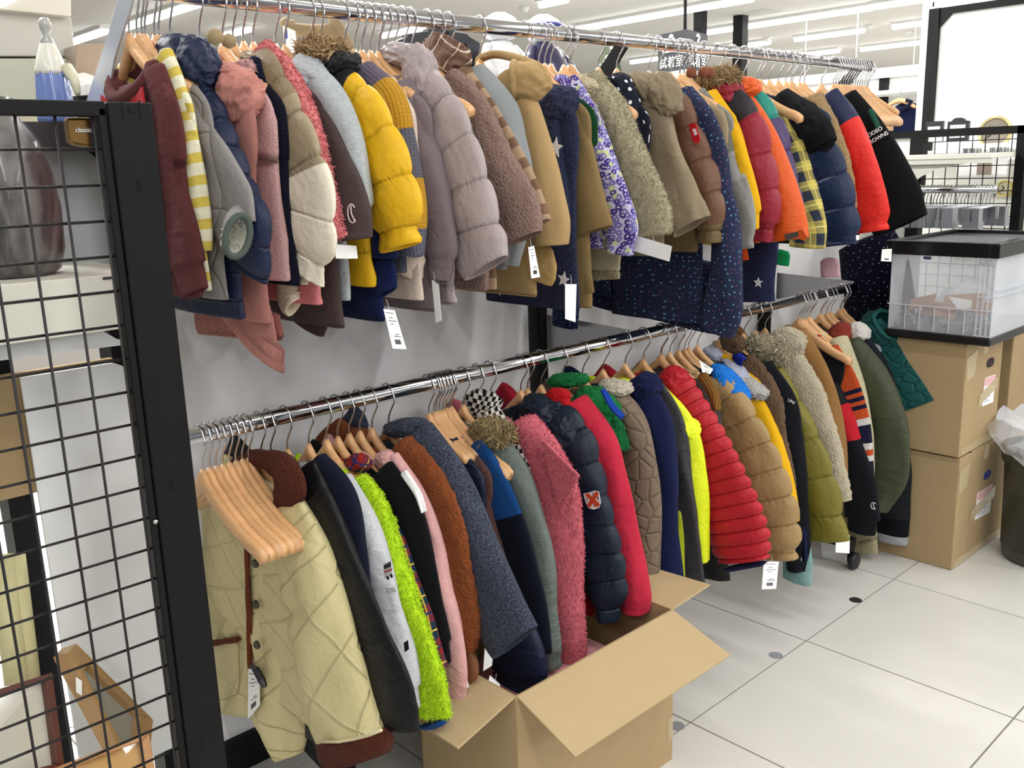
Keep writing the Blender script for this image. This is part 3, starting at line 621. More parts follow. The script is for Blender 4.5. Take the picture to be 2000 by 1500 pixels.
G().slab([q[0] * .8 + q[2] * .2 + V3(0, -.001, 0), q[0] * .62 + q[1] * .3 + q[3] * .08 + V3(0, -.001, 0), q[0] * .3 + q[1] * .3 + q[3] * .4 + V3(0, -.001, 0), q[0] * .5 + q[2] * .1 + q[3] * .4 + V3(0, -.001, 0)], (0, .0004, 0)).obj('blue_print', plain('#2b3f9a', .6), t)
pl = [(768, 82), (797, 72), (797, 66), (838, 60), (838, 55), (886, 58), (889, 62), (912, 66), (918, 72), (938, 84), (938, 130), (768, 140)]
e = G().slab([PY(x, y, YT + .02) if y < 120 else V3(PY(x, y, YT + .02)[0], YT + .02, ZT) for x, y in pl], (0, .03, 0)).obj('black_panel', plain('#26262c', .5), label='black stepped plastic panel with keyholes on the rack top', cat='panel', bevel=.002)
for x, y in ((874, 66), (909, 88), (916, 103)):
    G().lathe(PY(x, y, YT + .019), [(0, -.001), (.006, -.001), (.006, .001), (0, .001)], 12, ax=1).obj('keyhole', plain('#08080a', .9), e)
def figurine(cx, ytop, ybot, wpx, lab, kind):
    top = PY(cx, ytop, YT); bot = PY(cx, ybot, YT); bot[2] = ZT; H = top[2] - bot[2]; w_ = np.linalg.norm(PY(cx + wpx / 2, ybot, YT) - bot) * .8
    e = empty('figurine', bot, lab, 'figurine'); wh = plain('#eceef2', .2, coat=.6)
    body = wh if kind == 0 else plain('#2a2350', .3, coat=.5)
    G().lathe(bot, [(0, 0), (w_, 0), (w_ * 1.05, H * .06), (w_ * .95, H * .12), (0, H * .12)], 24).obj('base', wh, e, smooth=True)
    G().lathe(bot, [(w_ * .2, H * .1), (w_ * .85, H * .12), (w_ * .8, H * .35), (w_ * .55, H * .58), (w_ * .25, H * .68), (0, H * .70)], 24).obj('robe', body, e, smooth=True)
    for s_ in (-1, 1): G().tube([bot + V3(s_ * w_ * .45, 0, H * .6), bot + V3(s_ * w_ * .85, -w_ * .2, H * .42), bot + V3(s_ * w_ * .75, -w_ * .5, H * .25)], [w_ * .18, w_ * .2, w_ * .16], 10).obj('arm', body, e, smooth=True)
    G().lathe(bot + V3(0, 0, H * .82), [(0, -H * .16), (w_ * .42, -H * .11), (w_ * .56, 0), (w_ * .48, H * .10), (w_ * .2, H * .17), (0, H * .18)], 24).obj('head', wh, e, smooth=True)
    G().tube([bot + V3(w_ * .58 * math.cos(t), w_ * .58 * math.sin(t), H * .86) for t in np.linspace(0, 2 * math.pi, 21)], w_ * .06, 6, cap=False).obj('hat_brim', wh if kind == 0 else plain('#3a4a9a', .3), e, smooth=True)
    if kind == 0:
        for a in range(5): G().lathe(bot + V3(.006 * math.cos(a * 1.256) + w_ * .1, -w_ * .78, H * .42 + .006 * math.sin(a * 1.256)), [(0, -.002), (.003, -.002), (.003, .002), (0, .002)], 8, ax=1).obj('painted_flower', plain('#2b3f9c', .3), e)
figurine(978, 24, 118, 46, 'white glazed figurine with cap and blue flower on the rack top', 0)
figurine(1062, 28, 128, 56, 'porcelain figurine in a dark violet robe on the rack top', 1)
G().box((PY(1080, 138, YT)[0], YT + .05, ZT), (PY(1122, 127, YT)[0], YT + .2, PY(1122, 126, YT + .05)[2])).obj('dark_tray', plain('#1d1d22', .5), label='dark tray under the violet-robed figurine', cat='tray', bevel=.002)
G().slab([PY(x, y, YT) if y < 140 else V3(PY(x, y, YT)[0], YT, ZT) for x, y in ((1160, 140), (1198, 90), (1212, 118), (1218, 142))], (0, .04, 0)).obj('patterned_box', cloth('#5c6452', 'cotton', 'camo', ('#b4b8b0',)), label='green and grey patterned box leaning beside the bracket on the rack top', cat='box')
for k, (x, y) in enumerate(((1350, 142), (1374, 141), (1386, 143))):
    G().lathe(PZ(x, y, ZT + .013), [(0, -.013), (.010, -.009), (.013, 0), (.010, .009), (0, .013)], 14).obj('fabric_ball', cloth('#7c4a38', 'cotton', 'dots', ('#d8cfc4', '#a8a8b0'), .01), smooth=True, label='%s brown floral ball on the rack top behind the trench coat' % ('left', 'middle', 'right')[k], cat='ornament')
# ================================================================ things behind the left mesh
ly = .42
lp = G().box((PY(22, 762, .68)[0] - .042, .66, 0), (PY(22, 762, .68)[0], .73, 1.33)).obj('upright', M_BLACK, gd)
sx1 = -1.175
s0 = PY(120, 545, .30)
e = empty('side_shelf', (-1.4, .45, s0[2] - .03), 'cream shelf board with double lip behind the left mesh', 'shelf')
MS = plain('#dcdbd0', .4, name='cream_metal')
G().box((-2.2, .30, s0[2] - .028), (sx1, .67, s0[2])).obj('board', MS, e, bevel=.002)
G().box((-2.2, .305, s0[2] - .095), (sx1, .315, s0[2] - .032)).obj('lower_lip', MS, e, bevel=.002)
g = G(); rr = [PY(x, y, .34) for x, y in ((-60, 606), (60, 612), (120, 616), (160, 626), (200, 646), (228, 662), (238, 664), (240, 674), (-60, 712))]
g.slab(rr, (0, .006, 0)).obj('curved_bracket', plain('#cfd1d2', .35), e)
G().box((-1.262, .298, s0[2] - .008), (-1.245, .303, s0[2] - .004)).obj('clip_slot', plain('#2a2522', .6), e)
def rboard(x0_, y0_, x1_, y1_, Y, rad, mat, lab, nm='board', th=.008):
    a = PY(x0_, y0_, Y); b = PY(x1_, y0_, Y); c = PY(x1_, y1_, Y)
    xr = b[0]; zt_ = a[2]; zb_ = c[2]; xl = a[0]
    pl = [V3(xl, Y, zb_), V3(xr, Y, zb_)] + [V3(xr - rad + rad * math.cos(t), Y, zt_ - rad + rad * math.sin(t)) for t in np.linspace(0, math.pi / 2, 9)] + [V3(xl, Y, zt_)]
    return G().slab(pl, (0, th, 0)).obj(nm, mat, label=lab, cat='board', bevel=.001)
rboard(68, 290, 196, 533, .60, .05, plain('#b4b8bc', .35), 'pale grey panel with rounded corner behind the wrapped vase')
rboard(40, 738, 262, 1495, .62, .05, plain('#e6e9eb', .45), 'large white board with rounded corner standing behind the mesh')
G().box((-1.75, .645, .85), (-1.14, .66, 1.095)).obj('cardboard_sheet', M_CARD, label='strip of brown cardboard above the white board behind the mesh', cat='cardboard')
# vase in clear wrap
vb = PY(28, 540, .44); vb[2] = s0[2] + .001; vt = PY(28, 192, .44)
Hh = vt[2] - vb[2]; Rr = .088
e = empty('vase', vb, 'large grey marbled vase in clear plastic wrap behind the left mesh', 'vase')
s_ = NT('marbled_glaze'); ob = s_.n('ShaderNodeTexCoord').outputs['Object']
mp = s_.n('ShaderNodeMapping', {'Vector': ob, 'Scale': (14, 14, 5)}).outputs[0]; nz = s_.n('ShaderNodeTexNoise', {'Vector': mp, 'Scale': 1.0, 'Detail': 4.0, 'Distortion': 2.5}).outputs[0]
s_.set(Base_Color=s_.mix(s_.n('ShaderNodeMapRange', {0: nz, 1: .35, 2: .65}).outputs[0], lin('#1e1c1d'), lin('#6b6764')), Roughness=.35, Coat_Weight=.2)
prof = [(0, 0), (.72, 0), (.86, .03), (.97, .15), (1.0, .38), (.93, .58), (.74, .76), (.5, .88), (.36, .94), (.42, 1.0), (.3, 1.0), (.25, .9), (0, .88)]
G().lathe(vb, [(r_ * Rr, h_ * Hh) for r_, h_ in prof], 40).obj('body', s_.m, e, smooth=True)
g = G().lathe(vb, [(r_ * Rr * 1.02 + .003, h_ * Hh + .001) for r_, h_ in prof[1:10]], 60); v = []
for q in g.v:
    k = .004 * noise.noise(Vector((q[0] * 60, q[1] * 60, q[2] * 25))); d_ = V3(q[0] - vb[0], q[1] - vb[1], 0); d_ /= np.linalg.norm(d_) + 1e-9; v.append(tuple(np.array(q) + d_ * max(k, 0)))
g.v = v; g.f = g.f[:-2]; g.obj('plastic_wrap', plain('#ffffff', .15, alpha=.03), e, smooth=True)
# robed statue
sb = PY(108, 240, .55); stp = PY(93, 34, .55); Hs = stp[2] - sb[2]; sb[0] = PY(100, 140, .55)[0]
e = empty('statue', sb, 'porcelain robed woman statue in blue skirt behind the left mesh rail', 'statue')
def ell(prof, mat, nm, dx=0, fx=1.0, folds=0):
    g = G().lathe(sb + V3(dx, 0, 0), [(r_ * Hs, h_ * Hs) for r_, h_ in prof], 36)
    if folds: g.v = [(q[0] + (q[0] - sb[0]) * .06 * math.sin(9 * math.atan2(q[1] - sb[1], q[0] - sb[0])), q[1] + (q[1] - sb[1]) * .06 * math.sin(9 * math.atan2(q[1] - sb[1], q[0] - sb[0])), q[2]) for q in g.v]
    return g.obj(nm, mat, e, smooth=True)
ell([(0, 0), (.17, 0), (.175, .05), (.155, .3), (.14, .5), (.10, .66), (0, .68)], plain('#6f87c4', .2, coat=.7), 'blue_skirt', folds=1)
ell([(0, .44), (.145, .46), (.15, .50), (.12, .62), (.075, .74), (.045, .80), (0, .81)], plain('#e4e3d8', .25, coat=.5), 'white_shawl')
ell([(0, .70), (.055, .71), (.07, .76), (.045, .82), (.035, .84), (.055, .90), (.058, .95), (.035, .995), (0, 1.0)], plain('#a9aca6', .25, coat=.5), 'veiled_head')
G().tube([sb + V3(.11 * Hs, -.02, .52 * Hs), sb + V3(.14 * Hs, -.04, .40 * Hs), sb + V3(.13 * Hs, -.05, .26 * Hs)], [.012, .010, .005], 10).obj('sleeve', plain('#dcd9bd', .3), e, smooth=True)
G().box(tuple(sb + V3(-.10, -.05, -.05)), tuple(sb + V3(.10, .10, -.001))).obj('display_box', plain('#26282a', .3), label='dark glossy box under the robed statue', cat='box')
q = [PY(x, y, .072) for x, y in ((131, 229), (178, 229), (180, 288), (160, 286), (137, 280))]
gpl = G().slab(q, (0, .02, 0)).obj('gilt_box', plain('#7a5d30', .25, .7), label='shiny gold and black box end beside the post behind the mesh', cat='box', bevel=.004)
text('classic', M_TAG, gpl, .009, PY(147, 258, .070), (1, 0, 0), (0, 0, 1))
# wrapped cartons, upper left
def wrap(q, Y, depth, hc, lab, nm='wrapped_carton'):
    e = G().slab([PY(x, y, Y) for x, y in q], (0, depth, 0)).obj(nm, plain(hc, .35, 0, .5, 25, .05, coat=.8), label=lab, cat='carton', bevel=.003)
wrap([(-40, -30), (138, -30), (140, 32), (-40, 14)], .95, .3, '#dcd8c9', 'cream carton top at the upper left corner')
wrap([(-40, 16), (140, 33), (147, 110), (-40, 110)], .98, .3, '#c3c1b9', 'grey-white plastic-wrapped carton, second from the top at the left')
wrap([(-40, 114), (144, 114), (146, 196), (-40, 198)], .96, .3, '#b3b6a6', 'shrink-wrapped pale green stack behind the robed statue')
wrap([(-40, 198), (150, 196), (152, 240), (-40, 240)], .96, .3, '#c9c5ab', 'cream wrapped carton just above the mesh rail')
wrap([(150, 86), (212, 84), (210, 160), (146, 150)], .90, .2, '#9a8672', 'brown wrapped carton behind the silver bracket')
wrap([(140, 146), (165, 141), (190, 150), (180, 200), (146, 200)], .86, .1, '#d8d4d0', 'white crinkled parcel left of the maroon sweatshirt')
# picture frames, lower left
def pframe(pts, Y, inner, hc, lab, glass='#b9b5a5', th=.03):
    """flat frame through four photo-frame corners on slightly tilted plane"""
    P_ = [PY(x, y, Y_) for (x, y), Y_ in zip(pts, Y)]; c = sum(P_) / 4; n = np.cross(P_[1] - P_[0], P_[3] - P_[0]); n /= np.linalg.norm(n); n *= th * (1 if n[1] > 0 else -1)
    e = empty('picture_frame', c - np.array([0, 0, .1]), lab, 'picture frame'); I_ = [c + (p - c) * inner for p in P_]
    for k in range(4):
        a, b = P_[k], P_[(k + 1) % 4]; ia, ib = I_[k], I_[(k + 1) % 4]
        G().slab([a, b, ib, ia], n).obj('moulding', wood(hc), e, bevel=.002)
    G().slab(I_, n * .25).obj('glass', plain(glass, .08, coat=.5), e).location = tuple(n * .5)
    return e, P_, I_, n
f1 = pframe([(-150, 1392), (103, 1313), (128, 1500), (-120, 1560)], (.34, .40, .34, .28), .86, '#5a2b20', 'dark red-brown picture frame with pale mat leaning at the lower left', '#c6c3b6')
f2 = pframe([(133, 1274), (150, 1256), (300, 1405), (285, 1560)], (.44, .48, .48, .42), .66, '#a88558', 'tan wooden frame with glass leaning against the white board', '#8d8b82')
f2 = pframe([(110, 1500), (292, 1432), (306, 1520), (130, 1600)], (.30, .30, .26, .26), .80, '#c08a52', 'light oak frame corner lowest at the left edge', '#c9a26c')
f3 = pframe([(24, 1196), (46, 1190), (72, 1330), (50, 1335)], (.56, .56, .52, .52), .5, '#a5713f', 'narrow orange-brown wooden frame edge beside the left upright', '#8a6038')
for k, (x, w_) in enumerate(((4, .022), (30, .018))):
    G().tube([PY(x, 1085, .6), PY(x + 30, 1335, .5)], w_, 14).obj('fabric_roll', cloth('#cfc99c', 'cotton'), smooth=True, label=('wider' if k == 0 else 'slimmer') + ' pale yellow fabric roll standing at the left edge', cat='fabric roll')
q = [PY(x, y, .43) for x, y in ((148, 1322), (160, 1330), (160, 1359), (149, 1352))]
G().slab(q, (0, .001, 0)).obj('price_sticker', M_TAG, label='white sticker on the tan wooden frame glass', cat='sticker')
# ================================================================ clothes rails
def catmull(P, n):
    P = np.array(P, float); k = len(P)
    if k < 3:
        t = np.linspace(0, 1, n)[:, None]; return P[0] * (1 - t) + P[-1] * t
    Q = np.vstack([2 * P[0] - P[1], P, 2 * P[-1] - P[-2]]); out = []
    for u in np.linspace(0, k - 1, n):
        i = min(int(u), k - 2); t = u - i; a, b, c, d = Q[i:i + 4]
        out.append(0.5 * (2 * b + (c - a) * t + (2 * a - 5 * b + 4 * c - d) * t * t + (3 * b - a - 3 * c + d) * t ** 3))
    return np.array(out)
def loft(name, rows, X, b, mat, parent, style='cotton', seg=26, cuff='open', puff=0.055, fold=0.003, seed=0, open_end=True, res=0.010, sq=2.0, pose=None, **kw):
    """fabric tube: rows = (Y, Z, half width) along its centre line in the plane X"""
    rows = np.array(rows, float)
    L = np.sum(np.hypot(np.diff(rows[:, 0]), np.diff(rows[:, 1])))
    n = max(8, int(L / res)); R = catmull(rows, n)
    R[:, 2] = np.maximum(R[:, 2], 0.003)
    s = np.concatenate([[0], np.cumsum(np.hypot(np.diff(R[:, 0]), np.diff(R[:, 1])))]); L = s[-1]
    T = np.gradient(R[:, :2], axis=0); T /= np.linalg.norm(T, axis=1)[:, None] + 1e-9
    for _ in range(2): T = (T + np.roll(T, 1, 0) + np.roll(T, -1, 0)) if False else T
    bb = np.broadcast_to(np.array(b, float), (len(rows),)) if not np.isscalar(b) else np.full(len(rows), float(b))
    B = np.interp(np.linspace(0, len(rows) - 1, n), np.arange(len(rows)), bb)
    vs = []; uvs = []; fr = []; pers = []; ph = seed * 3.7
    st = {'teddy': 0.0045, 'fluffy': 0.004}.get(style, 0)
    def ring(i, k, ins=0.0, z=0.0):
        cy, cz, a = R[i]; t = T[i]; nn = np.array([-t[1], t[0]]); bx = B[i]
        si = s[i]; e = k
        if style == 'puffer':
            c = abs(math.sin(math.pi * si / puff)); e *= 0.87 + 0.16 * c ** 0.35
        if cuff == 'elastic' and L - si < 0.05:
            q = (L - si) / 0.05; e *= 0.80 + 0.20 * abs(q - 0.45) / 0.55 if q > .05 else .9
        if cuff == 'rib' and L - si < 0.045: e *= 0.80
        if cuff == 'band' and L - si < 0.045: e *= 1.03
        for j in range(seg):
            th = 2 * math.pi * j / seg; c, d = math.cos(th), math.sin(th)
            if sq != 2.0:
                c = math.copysign(abs(c) ** (2 / sq), c); d = math.copysign(abs(d) ** (2 / sq), d)
            q = Vector((c * 1.6 + ph, d * 1.6, si * 9))
            f = fold * noise.noise(q) * 1.6 + fold * 0.8 * math.sin(th * 3 + si * 14 + ph)
            if style == 'puffer':
                f += 0.0014 * noise.noise(Vector((c * 4 + ph, d * 4, si * 30)))
                si2 = si + 0.008 * noise.noise(Vector((c * 1.2, d * 1.2 + ph, si * 3)))
                f += 0.006 * (abs(math.sin(math.pi * si2 / puff)) ** 0.4 - .8)
            if st: f += st * (noise.noise(Vector((c * a * 90 + ph, d * bx * 90, si * 90))) + 0.6 * noise.noise(Vector((c * a * 40 + ph, d * bx * 40, si * 40))))
            if cuff == 'elastic' and L - si < 0.045: f += 0.0022 * math.sin(th * 13)
            if fold > 0.004 and style == 'cotton': f += fold * 0.7 * math.sin(th * 5 + ph) * (si / max(L, .01))
            ra = max(a * e - ins + f, 0.001); rb = max(bx * e - ins * .8 + f * 0.8, 0.001)
            w2 = nn * (ra * c)
            vs.append((X + rb * d, cy + w2[0] + t[0] * z, cz + w2[1] + t[1] * z)); uvs.append((j / seg * 2 * math.pi * (a + bx) / 2, si + z)); pers.append(2 * math.pi * (a + bx) / 2); fr.append(min(1, max(0, si / L)))
    # rounded start
    for k, z in ((0.05, -0.012), (0.6, -0.009), (0.88, -0.004)): ring(0, k, 0, z * min(1, R[0, 2] / .02))
    for i in range(n): ring(i, 1.0)
    nr = n + 3
    if open_end:
        for ins, z in ((0.002, 0.002), (0.005, -0.001), (0.006, -0.02), (0.007, -0.04)): ring(n - 1, 1.0, ins, z); nr += 1
        ring(n - 1, 0.1, 0, -0.04); nr += 1
    else:
        for k, z in ((0.9, 0.004), (0.6, 0.009), (0.05, 0.012)): ring(n - 1, k, 0, z); nr += 1
    fs = [(i * seg + j, i * seg + (j + 1) % seg, (i + 1) * seg + (j + 1) % seg, (i + 1) * seg + j) for i in range(nr - 1) for j in range(seg)]
    fs += [tuple(range(seg))[::-1], tuple(range((nr - 1) * seg, nr * seg))]
    return fabric(name, vs, fs, uvs, fr, mat, parent, per=np.array(pers), nq=(nr - 1) * seg, **kw)
def fabric(name, vs, fs, uvs, fr, mat, parent, per=None, nq=0, **kw):
    off = np.array([0, 0, 0.]); p = parent
    while p is not None: off += np.array(p.location); p = p.parent
    me = bpy.data.meshes.new(name); me.from_pydata([tuple(np.array(v) - off) for v in vs], [], fs)
    me.materials.append(mat); me.shade_smooth()
    uvl = me.uv_layers.new(name='UVMap'); li = np.empty(len(me.loops), np.int32); me.loops.foreach_get('vertex_index', li)
    ua = np.array(uvs, float)[li]
    if per is not None:
        u4 = ua[:nq * 4, 0].reshape(-1, 4).copy(); p4 = per[li[:nq * 4]].reshape(-1, 4); bad = (u4.max(1) - u4.min(1)) > .5 * p4.max(1)
        m_ = bad[:, None] & (u4 < .3 * p4); u4[m_] += p4[m_]; ua[:nq * 4, 0] = u4.ravel()
    uvl.data.foreach_set('uv', ua.ravel())
    at = me.attributes.new('frac', 'FLOAT', 'POINT'); at.data.foreach_set('value', np.array(fr, float))
    o = bpy.data.objects.new(name, me); link(o, parent, **kw)
    return o
def tufts(src, n, ln, wd, mat, parent, down=0.5, name='pile', spread=.45, flick=(0, 0, 0)):
    me = src.data; me.calc_loop_triangles()
    co = np.empty(len(me.vertices) * 3); me.vertices.foreach_get('co', co); co = co.reshape(-1, 3)
    tr = np.empty(len(me.loop_triangles) * 3, np.int32); me.loop_triangles.foreach_get('vertices', tr); tr = tr.reshape(-1, 3)
    a, b, c = co[tr[:, 0]], co[tr[:, 1]], co[tr[:, 2]]
    nm = np.cross(b - a, c - a); ar = np.linalg.norm(nm, axis=1); nm /= ar[:, None] + 1e-12
    idx = rng.choice(len(tr), n, p=ar / ar.sum()); u = rng.random((n, 2)); fl = u.sum(1) > 1; u[fl] = 1 - u[fl]
    p = a[idx] + (b - a)[idx] * u[:, :1] + (c - a)[idx] * u[:, 1:]
    cen = co.mean(0); d = nm[idx]
    d = d + np.array([0, 0, -down]) + np.array(flick) + rng.normal(0, spread, (n, 3)); d /= np.linalg.norm(d, axis=1)[:, None]
    sd = np.cross(d, rng.normal(0, 1, (n, 3))); sd /= np.linalg.norm(sd, axis=1)[:, None]
    l = ln * rng.uniform(.6, 1.25, (n, 1)); mid = p + d * l * .55; d2 = d + np.array([0, 0, -.5 * down]) + rng.normal(0, .25, (n, 3)); tip = mid + d2 * l * .5
    V = np.empty((n, 4, 3)); V[:, 0] = p - sd * wd - d * .001; V[:, 1] = p + sd * wd - d * .001; V[:, 2] = mid + sd * wd * .8; V[:, 3] = tip
    m = bpy.data.meshes.new(name); m.vertices.add(n * 4); m.vertices.foreach_set('co', V.ravel())
    k = np.arange(n)[:, None] * 4; T = np.concatenate([k + [0, 1, 2], k + [0, 2, 3]]).astype(np.int32)
    m.loops.add(T.size); m.loops.foreach_set('vertex_index', T.ravel()); m.polygons.add(len(T))
    m.polygons.foreach_set('loop_start', np.arange(0, T.size, 3, dtype=np.int32)); m.update(calc_edges=True); m.materials.append(mat)
    o = bpy.data.objects.new(name, m)
    link(o, parent, kind='stuff'); return o
def blob(name, X, cx, cy, rx, ry, rot, tx, mat, parent, fold=0.012, seed=0, style='', hollow=None):
    """bunched fabric (hood, collar): photo-frame centre and radii on the plane X, real thickness tx"""
    c = PX(cx, cy, X); ca, sa = math.cos(math.radians(rot)), math.sin(math.radians(rot))
    e1 = PX(cx + ca * rx, cy + sa * rx, X) - c; e2 = PX(cx - sa * ry, cy + ca * ry, X) - c
    vs, uvs, fr = [], [], []; A, Bn = 64, 42; r1, r2 = np.linalg.norm(e1), np.linalg.norm(e2)
    for i in range(Bn + 1):
        ph = math.pi * i / Bn
        for j in range(A):
            th = 2 * math.pi * j / A
            x, y, z = math.sin(ph) * math.cos(th), math.cos(ph), math.sin(ph) * math.sin(th)
            q = Vector((x * 1.5 + seed * 2.3, y * 1.5, z * 1.5)); g = 1 + fold * 9 * noise.noise(q) + fold * 5 * (1 - abs(noise.noise(q * 2.3)) * 3) * .35
            g += fold * 2.2 * noise.noise(q * 5)
            g += -.10 * (abs(noise.noise(q * 1.7)) * 2) ** .6 + .045 * math.sin(7 * x + 5 * noise.noise(q * 1.3) * 2 + seed) * (1 - abs(y)) + .05
            if style in ('teddy', 'fluffy'): g += .05 * noise.noise(q * 9)
            sx = lambda v: math.copysign(abs(v) ** .85, v)
            p = c + e1 * sx(x) * g + e2 * sx(y) * g + np.array([tx * z * g, 0, 0]); vs.append(p); uvs.append((x * r1 + z * tx, y * r2)); fr.append(i / Bn)
    fs = [(i * A + j, (i + 1) * A + j, (i + 1) * A + (j + 1) % A, i * A + (j + 1) % A) for i in range(Bn) for j in range(A)]
    return fabric(name, vs, fs, uvs, fr, mat, parent)
def open_hood(X, cx, cy, rx, ry, rot, tx, d, mat, parent, seed=0, cut=.35, rim=.008):
    """hood as a thick shell with a real opening towards d (right, down, away from the viewer along the rail)"""
    c = PX(cx, cy, X); ca, sa = math.cos(math.radians(rot)), math.sin(math.radians(rot))
    e1 = PX(cx + ca * rx, cy + sa * rx, X) - c; e2 = PX(cx - sa * ry, cy + ca * ry, X) - c; d = Vector(d).normalized()
    up = Vector((0, -1, 0)); a = d.cross(up).normalized(); bb_ = d.cross(a)
    N_, K = 48, 22; vs, uvs, fr = [], [], []; th0 = math.acos(cut)
    def pt(ph, th, sc=1.0):
        v = d * math.cos(ph) + (a * math.cos(th) + bb_ * math.sin(th)) * math.sin(ph)
        q = v * 1.4 + Vector((seed * 2.1, 0, 0)); g = sc * (1 + .14 * noise.noise(q) - .10 * (abs(noise.noise(q * 1.8)) * 2) ** .7 + .05 * math.sin(3 * th + seed) * math.sin(ph) + .02 * noise.noise(q * 5))
        return c + e1 * v.x * g + e2 * v.y * g + np.array([tx * v.z * g, 0, 0])
    for sc, rng_ in ((1.0, np.linspace(math.pi, th0, K)), (.88, np.linspace(th0 * 1.0, math.pi * .98, K))):
        for ph in rng_:
            for j in range(N_): vs.append(pt(ph, 2 * math.pi * j / N_, sc)); uvs.append((j * .01, ph * .05)); fr.append(0)
    n_ = 2 * K; fs = [(i * N_ + j, i * N_ + (j + 1) % N_, (i + 1) * N_ + (j + 1) % N_, (i + 1) * N_ + j) for i in range(n_ - 1) for j in range(N_)]
    o = fabric('hood', vs, fs, uvs, fr, mat, parent)
    G().tube([pt(th0, 2 * math.pi * j / N_, .96) for j in range(N_ + 1)], rim, 10, cap=False).obj('hood_edge', mat, parent, smooth=True)
    return o
def rows_px(pts, X, b):
    """photo-frame centre line with visible widths -> rows in the plane X (widths corrected for the tube's thickness)"""
    out = []; bs = []
    n = len(pts)
    for i, (x, y, wd) in enumerate(pts):
        x0, y0 = pts[max(i - 1, 0)][:2]; x1, y1 = pts[min(i + 1, n - 1)][:2]
        tx, ty = x1 - x0, y1 - y0; l = math.hypot(tx, ty) or 1; nx, ny = -ty / l, tx / l
        p = PX(x, y, X); q = pj(p + np.array([0.01, 0, 0])) - pj(p); per = abs(q[0] * nx + q[1] * ny) * 100
        bl = min(b, 0.72 * (wd / 2) / per); h = math.sqrt(max((wd / 2) ** 2 - (bl * per) ** 2, (0.3 * wd) ** 2 * .6))
        a = np.linalg.norm(PX(x + nx * h, y + ny * h, X) - PX(x - nx * h, y - ny * h, X)) / 2
        out.append((p[1], p[2], a)); bs.append(bl)
    return out, bs
# ---- hangers
def hanger_meshes():
    g = G(); n = 30; W = 0.19; vs = []; sg = 8
    for i in range(n + 1):
        u = -W + 2 * W * i / n; a = abs(u) / W
        top = -0.112 * (a ** 1.12) - 0.010 * math.sin(math.pi * a) + (0.010 * (1 - (a / .12) ** 2) if a < .12 else 0)
        h = 0.040 - 0.014 * a; th = 0.0075 + 0.002 * a
        if a > .86: h += 0.006 * math.sin(math.pi * (a - .86) / .14); top += 0.002
        if a > .97: h *= .7; top -= .004
        if a < .10: h += .012 * (1 - a / .10)
        cx = 0.018 * a * a
        for j in range(sg):
            t = 2 * math.pi * (j + .5) / sg; c, d = math.cos(t), math.sin(t)
            vs.append((cx + th * max(-1, min(1, c * 1.25)), u, top - h / 2 + h / 2 * max(-1, min(1, d * 1.15))))
    fs = [(i * sg + j, i * sg + (j + 1) % sg, (i + 1) * sg + (j + 1) % sg, (i + 1) * sg + j) for i in range(n) for j in range(sg)]
    fs += [tuple(range(sg))[::-1], tuple(range(n * sg, (n + 1) * sg))]
    m1 = bpy.data.meshes.new('hanger_bar'); m1.from_pydata(vs, [], fs); m1.materials.append(M_WOOD); m1.shade_smooth()
    pts = [(0, 0, -.012), (0, 0, .010), (0, -.002, .024), (0, -.012, .040), (0, -.024, .056), (0, -.0275, .070)]
    for k in range(0, 9):
        t = math.radians(-15 + k * 24); pts.append((0, -.0262 * math.cos(t) if k < 1 else -.0215 * math.cos(t), .077 + .0205 * math.sin(t)))
    g = G().tube([np.array(p) for p in pts], 0.0019, 6)
    m2 = bpy.data.meshes.new('hook'); m2.from_pydata(g.v, [], g.f); m2.materials.append(M_HOOK); m2.shade_smooth()
    return m1, m2
HM1, HM2 = hanger_meshes(); hproto = None; nh = 0
def hanger(X, zr, label, group=None, rz=0.0, dy=0.0, sy=.58, sz=None):
    global hproto, nh
    o = bpy.data.objects.new('wooden_hanger', None); o.location = (X, YR + dy, zr - APEX); o.empty_display_size = .05
    o.rotation_euler = (0, 0, rz)
    link(o, None, label, 'hanger', group)
    a = bpy.data.objects.new('hanger_bar', HM1); b = bpy.data.objects.new('hook', HM2)
    a.scale = (1, sy, sz or (1 if sy > .9 else .72))
    link(a, o); link(b, o); nh += 1
    return o
